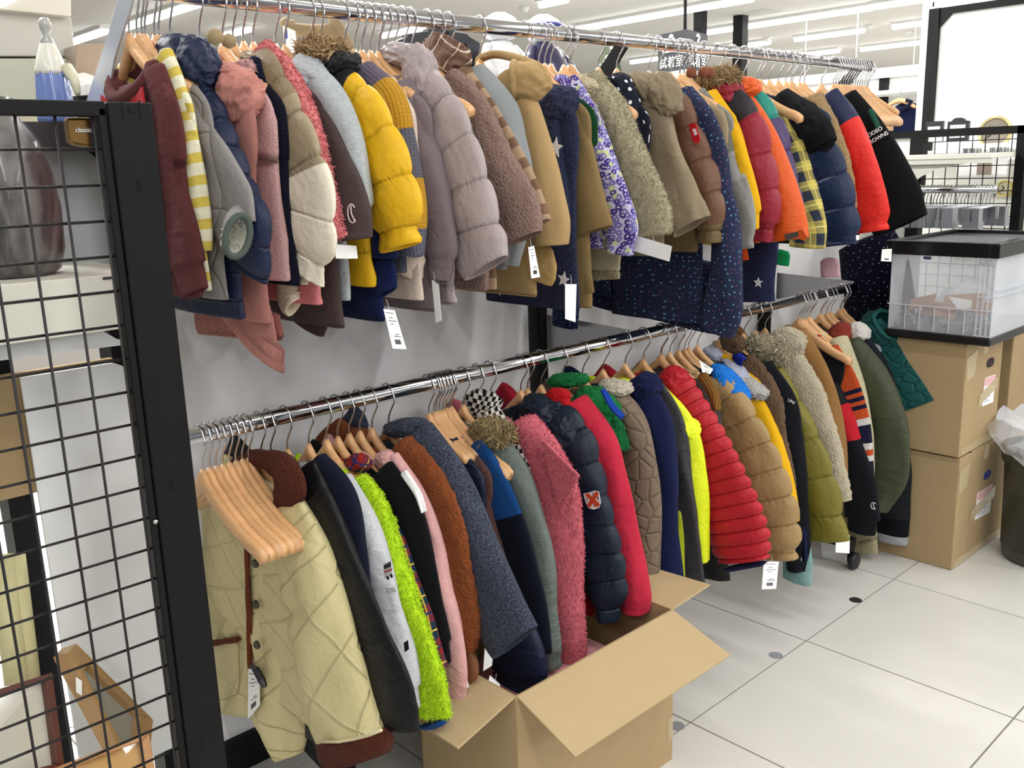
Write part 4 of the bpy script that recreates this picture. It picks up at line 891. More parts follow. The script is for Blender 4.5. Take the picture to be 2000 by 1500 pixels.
# ---- garments: (description, category, photo-frame sleeve line, material args, options)
U = [
 ("maroon long-sleeved sweatshirt with red chest panel hanging first behind the black post", 'sweatshirt', [(300,146,40),(325,235,46),(337,345,46),(357,450,56),(367,516,60),(381,572,58)], dict(h='#5c3233',k='cotton'), dict(cuff='rib',hem=1.26,crew='#5a3132',front='#b3343a')),
 ("pale yellow and mustard striped long-sleeved top next to the maroon sweatshirt", 'shirt', [(322,120,42),(345,195,46),(355,262,52),(376,335,46),(394,430,32),(402,488,22)], dict(h='#e6e2c6',p='stripe',c=('#d2bb57',),s=.034), dict(hem=1.27,crew='#e9e4c8')),
 ("grey quilted jacket with fleece-lined cuff facing out", 'jacket', [(368,172,34),(397,262,44),(425,340,64),(447,410,84),(463,462,70)], dict(h='#8a8684',k='quilt',s=2.2), dict(hem=1.25,cuffring=(464,461,28,49,12,'#4c5550','#cfcec0'))),
 ("navy blue padded coat with a thick collapsed hood", 'coat', [(352,150,62),(405,225,56),(442,300,50),(472,370,48),(492,440,66),(484,520,74)], dict(h='#18223f',k='puffer'), dict(hem=1.215,puff=.05,ohood=[(352,112,36,50,-6,.045,(-.3,.8,-.5),.6)],hood=[(384,122,22,54,-14)])),
 ("dusty pink corduroy shirt with turned collar and flared hem", 'shirt', [(440,170,44),(460,250,34),(478,320,28),(492,380,26),(503,430,22)], dict(h='#c98a80',k='cord'), dict(hem=1.2,hood=[(440,158,42,34,20),(462,190,26,50,10)],lower=[(470,500,70),(462,545,150),(452,590,196),(448,622,206)],lowrib=[(458,600,160),(462,640,168),(464,656,160)])),
 ("pale pink fluffy cardigan showing as a narrow strip beside the dusty pink shirt", 'cardigan', [(482,130,30),(490,200,28),(497,280,30),(503,350,30),(508,420,24)], dict(h='#c9a0a0',k='fluffy'), dict(hem=1.27,fluff=(2200,.010))),
 ("dark navy ribbed knit sweater hanging straight down", 'sweater', [(498,125,30),(512,200,34),(518,300,38),(522,400,40),(524,500,36)], dict(h='#14182f',k='knit'), dict(hem=1.26)),
 ("khaki, beige and cream three-tone padded jacket", 'jacket', [(500,126,50),(530,180,62),(555,245,74),(578,305,84),(592,370,98),(593,430,104),(590,490,96),(585,520,84)], dict(h='#8b7a5c',k='puffer',b=((0,'#8a7960'),(.28,'#a4957a'),(.585,'#ece3cf'))), dict(hem=1.26,puff=.075,cuff='elastic',hood=[(503,120,26,14,40)],second=[(560,545,36),(563,580,50),(572,600,40)],second_col='#e3dac2')),
 ("bright pink fluffy fleece jacket with long pile", 'jacket', [(520,112,40),(560,165,48),(600,250,46),(622,330,42),(640,410,44),(650,462,44)], dict(h='#e58a8d',k='fluffy'), dict(hem=1.22,fluff=(5200,.011))),
 ("dark brown velour jacket with small embroidered letter on the sleeve", 'jacket', [(590,190,40),(632,270,56),(662,345,62),(684,410,66),(692,466,56)], dict(h='#4d4140',k='cotton'), dict(hem=1.17,cuff='band',logoC=(687,417,20,'#d9c6c8'),second=[(600,560,60),(600,600,84),(598,635,70)],second_col='#3d302c')),
 ("light grey hooded sweatshirt", 'sweatshirt', [(585,140,46),(640,205,60),(680,290,58),(698,370,50),(708,455,48)], dict(h='#a3aaae',k='cotton',p='marl',c=('#c0c6c9',)), dict(hem=1.22,cuff='rib',ohood=[(596,146,40,34,40,.04,(.2,.75,-.6),.45)])),
 ("mustard yellow padded jacket with black yoke and fur-trimmed hood", 'jacket', [(655,158,50),(705,205,58),(730,262,68),(755,335,78),(770,405,90),(778,455,84),(783,482,76)], dict(h='#e3b21c',k='puffer',b=((0,'#222326'),(.15,'#e3b21c'))), dict(hem=1.24,puff=.085,cuff='elastic',hood=[(668,128,16,30,25)],fur=[(628,104,46,42,20,'#a08765')])),
 ("royal navy fleece sweatshirt behind the mustard jacket", 'sweatshirt', [(668,138,44),(705,190,44),(735,245,44),(750,310,40),(756,400,36),(758,500,40)], dict(h='#141d42'), dict(hem=1.17,second=[(735,520,64),(745,550,62),(752,572,48)],second_col='#17234f')),
 ("colour-block knit sweater in mauve, mustard and grey bands", 'sweater', [(720,148,46),(760,200,52),(780,265,50),(800,340,46),(812,420,42),(802,492,50)], dict(h='#c79a35',k='knit',s=1.3,b=((0,'#6c6474'),(.16,'#c4942f'),(.40,'#62626e'),(.64,'#c4942f'),(.86,'#66687a'))), dict(hem=1.26)),
 ("cream and pale pink blouse showing as a thin strip", 'blouse', [(755,165,34),(788,215,34),(802,280,30),(810,360,26),(815,450,30),(790,520,60)], dict(h='#e0cdbf'), dict(hem=1.2)),
 ("mauve-grey cotton jacket with gathered sleeve", 'jacket', [(790,172,46),(822,255,46),(842,340,50),(855,420,58),(862,490,60),(866,542,44)], dict(h='#7d7175'), dict(hem=1.17,cuff='rib')),
 ("pale mauve long padded coat with slumped hood and wide baffles", 'coat', [(818,160,60),(852,218,76),(885,285,78),(905,350,80),(922,415,82),(936,480,92),(950,522,86)], dict(h='#a79b9c',k='puffer'), dict(hem=1.18,puff=.085,hood=[(790,110,38,26,10),(822,150,22,56,-4)])),
 ("sage cream bouclé fleece cardigan", 'cardigan', [(852,178,34),(885,215,34),(908,260,32),(925,330,30),(945,410,30)], dict(h='#aaa48e',k='teddy'), dict(hem=1.26)),
 ("rosy brown teddy fleece coat", 'coat', [(884,160,42),(922,218,54),(950,285,62),(975,345,68),(1005,410,86),(1020,466,74)], dict(h='#9d8279',k='teddy'), dict(hem=1.2)),
 ("tan coat with brown checked hood and striped sleeves", 'coat', [(905,150,40),(955,225,44),(998,305,44),(1035,380,44),(1058,438,34)], dict(h='#a98f74',p='stripe',c=('#7a5f4c',),s=.05), dict(hem=1.2,hood=[(868,108,46,34,38)],hoodmat=dict(h='#82695a',p='plaid',c=('#6a4f40','#d9cbbd'),s=.05))),
 ("light grey wool coat with dark ribbed cuff", 'coat', [(925,155,50),(978,215,52),(1008,280,42),(1022,340,34),(1020,430,36),(1002,512,26)], dict(h='#8f9496',k='wool'), dict(hem=1.24)),
 ("beige fleece duffle coat with large open hood", 'coat', [(985,165,60),(1022,215,58),(1045,290,58),(1062,360,62),(1072,430,70),(1074,476,62)], dict(h='#b6986a',k='fleece'), dict(hem=1.17,ohood=[(1018,158,50,44,22,.05,(-.75,.30,-.5),.25)],rim=[(934,128,14),(940,114,16),(968,106,16),(1010,114,18),(1052,132,20),(1066,152,18)],second=[(1030,500,80),(1042,520,90),(1040,540,80)],second_col='#b1925f')),
 ("navy speckled hooded jacket printed with white stars", 'jacket', [(1075,200,60),(1085,262,50),(1090,330,50),(1094,400,52),(1098,460,44)], dict(h='#1c2036',p='marl',c=('#4a5070',),s=.6), dict(hem=1.12,hood=[(1088,205,28,38,12)],stars=[(1085,288,15),(1101,432,13)],second=[(1040,520,150),(1036,545,172),(1032,562,160)],second_col='#1c2036',stars2=[(972,561,12),(1029,560,12),(1101,546,12)])),
 ("brown-khaki wool coat with plain turned cuff", 'coat', [(1100,185,40),(1122,250,46),(1132,330,58),(1142,390,64),(1155,452,76)], dict(h='#8d7750',k='wool'), dict(hem=1.12,cuff='band',second=[(1130,500,30),(1138,540,40),(1142,572,40)],second_col='#7c6742')),
 ("green ribbed glove-like sleeve of a knit under the khaki coat", 'sweater', [(1108,400,18),(1105,470,24),(1107,510,26),(1112,534,18)], dict(h='#1c5a34',k='rib'), dict(hem=1.3)),
 ("purple and white flower-print jacket with lilac bound cuff", 'jacket', [(1110,170,46),(1150,240,44),(1180,318,46),(1200,390,52),(1213,450,58),(1216,494,48)], dict(h='#c6c2dc',p='floral',c=('#4c3a86','#7a74b4','#b8c08a','#e4e4d8'),s=.013), dict(hem=1.26,cuff='elastic',hood=[(1102,172,24,24,30)],side=[(1120,215,22),(1142,290,24),(1155,350,22),(1165,400,22)])),
 ("thin white hooded top edged in black", 'shirt', [(1148,175,30),(1170,220,30),(1190,280,26),(1208,360,20),(1222,430,16)], dict(h='#dfe0e4'), dict(hem=1.28)),
 ("cream sherpa jacket with ivory shearling collar", 'jacket', [(1152,165,52),(1200,230,52),(1225,300,62),(1248,365,70),(1266,425,72),(1270,458,66)], dict(h='#aca489',k='fluffy'), dict(hem=1.2,fluff=(6500,.008),collarfluff=[(1155,165,34,20,35,'#cdbfa2')],second=[(1175,510,56),(1178,545,62)],second_col='#a59b7d',second_k='teddy')),
 ("black padded gilet with white polka dots", 'vest', [(1215,160,34),(1236,200,34),(1250,260,26),(1256,330,20)], dict(h='#1b1f2c',p='dots',c=('#e8e8ea',),s=.03), dict(hem=1.28,hood=[(1212,170,20,28,-24)],cord=[(1230,196,9),(1238,235,9),(1243,285,10),(1258,325,10)])),
 ("khaki trench coat with drooping stiff hood", 'coat', [(1250,165,56),(1275,232,62),(1296,310,68),(1320,380,68),(1347,442,64)], dict(h='#8a7c66',k='cotton'), dict(hem=1.22,cuff='band',fold=.005,ohood=[(1262,172,42,32,24,.045,(-.5,.7,-.6),.45)],hood=[(1300,186,24,42,-14)])),
 ("chocolate brown padded bomber with ribbed cuff and red sleeve badge", 'jacket', [(1312,200,52),(1338,260,56),(1361,330,60),(1383,400,58),(1392,442,48),(1392,472,40)], dict(h='#694a37',k='puffer',b=((0,'#694a37'),(.88,'#6b5a3c'))), dict(hem=1.22,puff=.09,badge=(1356,258,10,36))),
 ("long blue polka-dot fleece coat reaching down to the lower rail", 'coat', [(1330,190,50),(1368,240,54),(1392,310,50),(1408,380,48),(1416,440,50),(1418,520,52),(1412,600,70),(1400,645,60)], dict(h='#272e4a',k='fleece',p='dots',c=('#6f9fc0','#6d4468'),s=.015), dict(hem=1.02,open=True,body=[(1290,500,256),(1285,560,270),(1278,600,276),(1276,622,276)])),
 ("beige shaggy sherpa cardigan as a narrow strip", 'cardigan', [(1382,230,28),(1404,290,30),(1415,360,28),(1420,420,24)], dict(h='#a8967a',k='fluffy'), dict(hem=1.26,fluff=(2000,.007))),
 ("light grey canvas jacket with gathered elastic cuff", 'jacket', [(1362,192,44),(1402,255,46),(1426,328,48),(1444,410,52),(1455,485,44)], dict(h='#8d8b86',k='cotton',b=((0,'#83827c'),(.42,'#a6a6a3'),(.6,'#93928c'))), dict(hem=1.24,cuff='elastic')),
 ("bright yellow padded anorak sleeve", 'jacket', [(1385,192,38),(1424,250,40),(1448,320,38),(1465,400,40),(1472,448,30)], dict(h='#dba81a',k='cotton'), dict(hem=1.25,cuff='rib')),
 ("dark red padded coat with black yoke and fur-edged hood", 'coat', [(1418,190,50),(1460,248,58),(1480,320,54),(1494,390,54),(1500,440,46),(1495,468,38)], dict(h='#8c1f31',k='puffer',b=((0,'#232027'),(.22,'#8e2234'))), dict(hem=1.25,puff=.1,cuff='rib',hood=[(1420,182,28,30,10)],hoodmat=dict(h='#8a1b2c',k='puffer'),fur=[(1402,152,44,26,-10,'#957e5e')])),
 ("orange ski jacket with grey strap at the cuff", 'jacket', [(1445,190,46),(1488,255,48),(1515,335,50),(1532,410,64),(1538,468,72)], dict(h='#d4581c',k='nylon'), dict(hem=1.22,hood=[(1462,170,18,18,10)],strap=(1542,462),second=[(1440,480,34),(1442,508,40)],second_col='#cf4f1b')),
 ("purple padded coat with teal shoulders", 'coat', [(1472,186,34),(1512,250,38),(1538,335,34),(1556,415,34)], dict(h='#45335f',k='puffer',b=((0,'#1f8577'),(.28,'#45335f'))), dict(hem=1.25,puff=.1,second=[(1525,495,40),(1522,515,40)],second_col='#118048')),
 ("navy and yellow checked flannel jacket", 'jacket', [(1520,215,34),(1550,285,44),(1570,368,48),(1580,440,58),(1578,482,60)], dict(h='#2f3544',p='plaid',c=('#c2b45c','#d9c878'),s=.06), dict(hem=1.24)),
 ("black corduroy jacket draped with a black scarf", 'jacket', [(1528,195,44),(1560,225,54),(1592,255,60),(1605,285,60)], dict(h='#121318',k='cord'), dict(hem=1.2,sleeve_open=True,second=[(1450,510,90),(1448,540,110),(1440,560,80)],second_col='#121317',hood=[(1575,240,30,62,-38)])),
 ("dark navy quilted puffer coat with gathered cuff", 'coat', [(1575,235,50),(1602,300,62),(1622,355,68),(1635,420,72),(1640,478,72)], dict(h='#182848',k='puffer'), dict(hem=1.22,puff=.1,cuff='elastic')),
 ("camel ribbed boa-fleece coat", 'coat', [(1590,195,36),(1630,265,34),(1650,345,34),(1659,430,30)], dict(h='#b0936b',k='teddy'), dict(hem=1.2)),
 ("red windbreaker with navy shoulders", 'jacket', [(1612,195,54),(1655,258,56),(1680,330,64),(1696,400,68),(1702,452,62)], dict(h='#d7261d',k='nylon',b=((0,'#1b2547'),(.24,'#d7261d'))), dict(hem=1.22,cuff='elastic',second=[(1620,510,36),(1622,540,38)],second_col='#c9a3ac')),
 ("black wool pullover with white brand lettering on the shoulder", 'pullover', [(1645,200,62),(1692,268,72),(1724,338,88),(1742,395,108),(1760,440,100)], dict(h='#101112',k='wool'), dict(hem=1.2,rodeo=True,side=[(1700,215,9),(1715,250,9)],side_mat=dict(h='#1c4a3a'))),
 ("long navy velvet dress with small white dots at the upper rail's far end", 'dress', [(1690,470,100),(1706,520,118),(1716,570,120),(1716,620,118),(1715,680,106)], dict(h='#0b0c22',k='fleece',p='dots',c=('#c9cbd8',),s=.022), dict(hem=1.2,X=1.50)),
]
Lw = [
 ("pale yellow quilted jacket with brown fleece collar and cuffs", 'jacket', [(572,965,66),(600,1050,88),(622,1150,106),(648,1250,108),(672,1345,116),(690,1432,124)], dict(h='#d3c797',k='quilt'), dict(hem=.36,X=-.985,main=True)),
 ("long black padded coat behind the pale yellow jacket", 'coat', [(590,930,60),(635,1025,66),(676,1140,74),(715,1250,80),(752,1345,86),(768,1415,76)], dict(h='#08080a',k='nylon'), dict(hem=.30,cuff='band',second=[(640,1440,90),(640,1500,96)],second_col='#16161d')),
 ("dark navy knit cardigan on the third wooden hanger", 'cardigan', [(622,915,50),(668,980,56),(692,1070,46),(708,1160,34)], dict(h='#13172b',k='wool'), dict(hem=.44)),
 ("light grey marl sweatshirt printed with a little bus", 'sweatshirt', [(668,948,48),(710,1030,56),(735,1110,58),(750,1190,60),(775,1270,58),(795,1340,48),(806,1382,38)], dict(h='#b9bbc0',k='cotton',p='marl',c=('#d0d2d6',)), dict(hem=.42,cuff='rib',bus=True)),
 ("neon yellow-green fluffy fleece jacket", 'jacket', [(704,948,40),(735,1000,44),(763,1080,44),(785,1150,46),(808,1240,52),(828,1320,58),(840,1388,60)], dict(h='#bfe52a',k='fluffy'), dict(hem=.39,fluff=(7500,.011),trim=[(812,1412,14),(840,1416,18),(866,1408,14)],trim_mat=dict(h='#123f7a'))),
 ("red, green and navy tartan flannel shirt", 'shirt', [(728,975,36),(772,1050,36),(798,1130,36),(822,1200,38),(845,1268,34),(862,1308,26)], dict(h='#8f2421',p='plaid',c=('#1b3444','#d8b04a','#1f2f62'),s=.07), dict(hem=.44,collar=[(700,905,20,16,40)])),
 ("plain black knit sweater", 'sweater', [(748,930,50),(792,1000,54),(816,1080,52),(838,1160,48),(857,1240,42),(866,1290,34)], dict(h='#0f1014',k='wool'), dict(hem=.44,cuff='rib')),
 ("pale pink sweatshirt with white top layered at the shoulder", 'sweatshirt', [(768,912,46),(812,975,42),(843,1060,42),(861,1140,42),(878,1220,48),(886,1300,48),(880,1365,38)], dict(h='#dba8a6'), dict(hem=.42,cuff='band',collar=[(758,898,20,16,40)],side=[(790,925,14),(815,965,14),(826,1000,12)],side_mat=dict(h='#ecebeb'),second=[(898,1300,16),(903,1340,22)],second_col='#eceae6')),
 ("rust brown curly teddy coat", 'coat', [(790,878,46),(828,930,58),(860,990,60),(880,1060,56),(893,1130,54),(904,1205,52),(907,1255,48)], dict(h='#8a4a27',k='teddy'), dict(hem=.43,mitt=True,collar=[(690,852,32,16,10)])),
 ("dark navy speckled wool coat with high collar", 'coat', [(822,850,54),(872,925,60),(905,1000,68),(935,1080,78),(960,1150,88),(985,1220,98),(1004,1255,94)], dict(h='#1f2434',k='wool',p='marl',c=('#6f7688',),s=.5), dict(hem=.40,collar=[(795,835,36,18,0)])),
 ("midnight blue padded jacket with elastic cuff below the speckled coat", 'jacket', [(945,1080,50),(975,1170,66),(1000,1250,90),(1008,1300,98),(1012,1340,90)], dict(h='#161d35',k='nylon'), dict(hem=.42,cuff='elastic')),
 ("dusty pink houndstooth knit sweater", 'sweater', [(900,900,36),(934,960,38),(955,1030,38),(974,1090,34),(987,1135,26)], dict(h='#a97a72',p='hound',c=('#8a5d58',),s=.006,k='knit'), dict(hem=.46)),
 ("black fleece jacket with cobalt blue shoulders", 'jacket', [(932,875,44),(962,945,52),(988,1020,58),(1012,1100,60),(1033,1190,62),(1043,1265,54)], dict(h='#0f1422',k='fleece',b=((0,'#16457f'),(.36,'#0d1120'))), dict(hem=.42)),
 ("grey-green parka with shaggy fur-trimmed hood", 'coat', [(972,880,50),(1008,945,60),(1034,1030,60),(1050,1110,56),(1064,1190,42),(1075,1260,40),(1081,1302,32)], dict(h='#626b66',k='nylon'), dict(hem=.42,cuff='elastic',fur=[(958,845,44,30,28,'#8c7a58')])),
 ("black and white houndstooth coat with wide collar", 'coat', [(1000,880,40),(1022,930,36),(1035,980,30)], dict(h='#c9c4bd',p='check',c=('#1b1818',),s=.011), dict(hem=.5,collar=[(940,790,32,28,20),(966,830,20,44,-26)])),
 ("rose pink teddy fleece jacket with wide lapel", 'jacket', [(1022,828,52),(1055,890,72),(1080,960,82),(1094,1040,68),(1100,1120,60),(1107,1200,56),(1111,1270,52),(1108,1302,46)], dict(h='#cf6c79',k='fluffy'), dict(hem=.42,fluff=(9000,.009),lapel=[(1062,858),(1133,928),(1098,1000),(1078,930)])),
 ("dark navy down jacket with hood and a shield badge on the sleeve", 'jacket', [(1082,812,60),(1118,872,74),(1142,940,68),(1155,1010,78),(1166,1080,84),(1181,1140,72),(1190,1180,48),(1193,1208,34)], dict(h='#14202f',k='puffer'), dict(hem=.46,puff=.07,hood=[(1062,805,44,30,28),(1105,850,26,40,-18)],shield=(1158,976),second=[(1147,1150,22),(1148,1195,26)],second_col='#7c0f12')),
 ("scarlet zip jacket wedged beside the navy down jacket", 'jacket', [(1095,790,40),(1140,870,42),(1160,930,36),(1168,1000,30)], dict(h='#a8161b'), dict(hem=.5,collar=[(1088,778,20,20,30)])),
 ("crimson sweatshirt with ribbed cuff", 'sweatshirt', [(1122,795,52),(1168,860,58),(1193,930,56),(1210,1010,54),(1224,1080,52),(1237,1150,52),(1244,1190,46)], dict(h='#b72a40'), dict(hem=.46,cuff='band')),
 ("emerald green fluffy hooded jacket with blue edging", 'jacket', [(1160,770,44),(1195,830,40),(1212,880,28)], dict(h='#1a6b3b',k='fluffy'), dict(hem=.52,fluff=(1500,.009),furc=[(1110,742,40,16,4,'#1d7a42'),(1165,795,58,36,42,'#1b7a40')],side=[(1178,762,10),(1196,795,12),(1214,815,12)],side_mat=dict(h='#1a3f9c'))),
 ("taupe circle-quilted jacket with cream knit collar", 'jacket', [(1202,775,44),(1235,840,58),(1249,920,58),(1260,1000,50),(1268,1070,42),(1272,1132,38)], dict(h='#77685a',k='onion',s=1.0), dict(hem=.46,collar=[(1202,756,28,14,18)],collar_mat=dict(h='#d4cab8',k='teddy'),second=[(1274,1146,22),(1276,1154,20)],second_col='#c9c3b4')),
 ("royal navy fleece jacket", 'jacket', [(1242,750,46),(1280,825,54),(1296,920,50),(1302,1010,46),(1305,1090,48),(1300,1165,60)], dict(h='#141c42',k='fleece'), dict(hem=.46,hood=[(1258,758,26,28,30)])),
 ("neon yellow and charcoal ski jacket", 'jacket', [(1285,768,40),(1325,840,60),(1342,920,60),(1352,1010,56),(1356,1090,50)], dict(h='#d5e21c',k='nylon'), dict(hem=.44,collar=[(1345,838,14,22,-30)],front_strip=[(1280,758,36),(1314,830,44),(1328,920,44),(1338,1010,48),(1345,1090,48),(1352,1142,44)],strip2=[(1322,1000,18),(1330,1070,22),(1334,1125,18)])),
 ("red down jacket with narrow baffles and stand collar", 'jacket', [(1320,752,54),(1363,828,64),(1393,900,84),(1417,970,94),(1438,1040,102),(1453,1092,86)], dict(h='#b01d2b',k='puffer'), dict(hem=.42,puff=.036,collar=[(1318,740,26,22,35)],trim=[(1420,1112,10),(1455,1104,12),(1488,1100,10)],trim_mat=dict(h='#1b1d3c'))),
 ("charcoal wool cardigan with mustard ribbed cuff tucked behind the red down jacket", 'cardigan', [(1355,752,38),(1385,805,40),(1400,870,34)], dict(h='#46413f',k='wool'), dict(hem=.48,second=[(1386,1020,50),(1392,1080,54),(1400,1130,50)],second_col='#2f2e2f',side=[(1372,735,22),(1392,768,22),(1400,800,16)],side_mat=dict(h='#8b6230',k='rib'))),
 ("tan satin puffer jacket with wide baffles", 'jacket', [(1388,745,50),(1432,805,68),(1465,878,80),(1492,950,84),(1511,1020,84),(1522,1088,68)], dict(h='#9b8056',k='puffer'), dict(hem=.42,puff=.075,cuff='elastic')),
 ("black jacket with bright blue fluffy collar", 'jacket', [(1400,720,36),(1440,775,34),(1462,830,26)], dict(h='#10141f'), dict(hem=.5,furc=[(1428,748,14,64,-38,'#1c74cf')])),
 ("golden yellow coat with pale lilac and white shearling collar", 'coat', [(1475,775,36),(1508,850,36),(1532,935,34),(1548,1020,26)], dict(h='#eab41c',k='wool'), dict(hem=.44,collar=[(1398,690,22,12,30),(1438,730,44,20,42)],collar_mat=dict(h='#aeb3c8'),furc=[(1470,755,44,17,38,'#b9b6b4')])),
 ("brown teddy fleece jacket with cobalt lining", 'jacket', [(1458,708,42),(1500,772,46),(1520,850,36),(1535,930,30),(1546,1010,22)], dict(h='#6f5844',k='teddy'), dict(hem=.44,collar=[(1428,672,26,20,10)],side=[(1440,700,26),(1452,708,22)],side_mat=dict(h='#1a2a8c'))),
 ("black zip sweatshirt with small white chest lettering", 'sweatshirt', [(1492,720,44),(1533,788,46),(1549,870,42),(1557,960,42),(1562,1050,38),(1560,1110,30)], dict(h='#101218'), dict(hem=.42,trackband=True)),
 ("olive green padded coat with fur collar", 'coat', [(1512,725,38),(1556,808,44),(1577,880,54),(1595,950,66),(1605,1010,74),(1612,1052,80)], dict(h='#716a26',k='puffer'), dict(hem=.42,puff=.12,fur=[(1495,680,52,30,18,'#a39a83')])),
 ("cream boucle sherpa coat", 'coat', [(1535,700,58),(1570,768,62),(1598,840,62),(1618,900,54),(1637,950,44),(1645,978,38)], dict(h='#c4b9a2',k='teddy'), dict(hem=.44,collar=[(1540,670,34,30,20)])),
 ("camel wool duffle coat with caped shoulder", 'coat', [(1555,655,46),(1598,728,46),(1620,800,42),(1638,880,32),(1645,960,24)], dict(h='#8d673c',k='wool'), dict(hem=.44,collar=[(1548,662,30,22,35)])),
 ("black raglan sweatshirt with red shoulder panel and small round emblem", 'sweatshirt', [(1625,755,34),(1652,820,40),(1667,880,46),(1678,950,54),(1684,1010,58),(1682,1038,56)], dict(h='#121319',b=((0,'#1c1d22'),(.14,'#b3202a'),(.37,'#121319'))), dict(hem=.42,cuff='rib',logoC=(1706,988,13,'#e6dde0'))),
 ("orange rugby knit with navy and white stripes", 'sweater', [(1618,688,46),(1652,745,44),(1672,800,40),(1685,850,36),(1692,905,30),(1697,960,22)], dict(h='#d1552a',k='knit',b=((0,'#d1552a'),(.30,'#1c1a38'),(.325,'#d1552a'),(.355,'#1c1a38'),(.38,'#d1552a'),(.41,'#1c1a38'),(.435,'#d1552a'),(.50,'#e4e0df'),(.54,'#1c1a38'),(.66,'#e4e0df'),(.70,'#d1552a'),(.74,'#e4e0df'),(.78,'#1c1a38'))), dict(hem=.46)),
 ("cream knit cardigan seen as a thin edge", 'cardigan', [(1640,665,34),(1668,730,30),(1688,800,24),(1697,880,20),(1702,960,14)], dict(h='#cfc7a4',k='knit'), dict(hem=.44)),
 ("olive drab nylon coat with bell sleeve", 'coat', [(1660,675,44),(1697,738,62),(1722,808,78),(1731,870,78),(1728,930,70),(1715,990,46)], dict(h='#3e4430',k='nylon'), dict(hem=.42,fold=.005,collar=[(1640,655,22,26,30)],collar_mat=dict(h='#8e3d32'))),
 ("navy and grey jacket with white collar", 'jacket', [(1672,660,40),(1708,712,42),(1730,780,36),(1744,850,28),(1752,900,20)], dict(h='#15171f',b=((0,'#15171f'),(.4,'#8f949c'))), dict(hem=.44,collar=[(1676,650,22,20,50)],collar_mat=dict(h='#cdc8c4'))),
 ("black wide-legged garment ending in a grey hem at the rail's end", 'coat', [(1700,690,40),(1738,770,40),(1748,900,50),(1742,980,60),(1738,1055,62)], dict(h='#0e0f16',b=((0,'#1b1e22'),(.86,'#0e0f16'),(.955,'#9a9ca2'))), dict(hem=.42)),
 ("teal quilted coat with bell sleeve and grey lining", 'coat', [(1695,640,54),(1732,692,66),(1762,745,78),(1785,795,92)], dict(h='#1f5553',k='starquilt',s=.9), dict(hem=.44,ohood=[(1718,642,46,38,24,.045,(.55,-.8,-.3),.5)])),
]
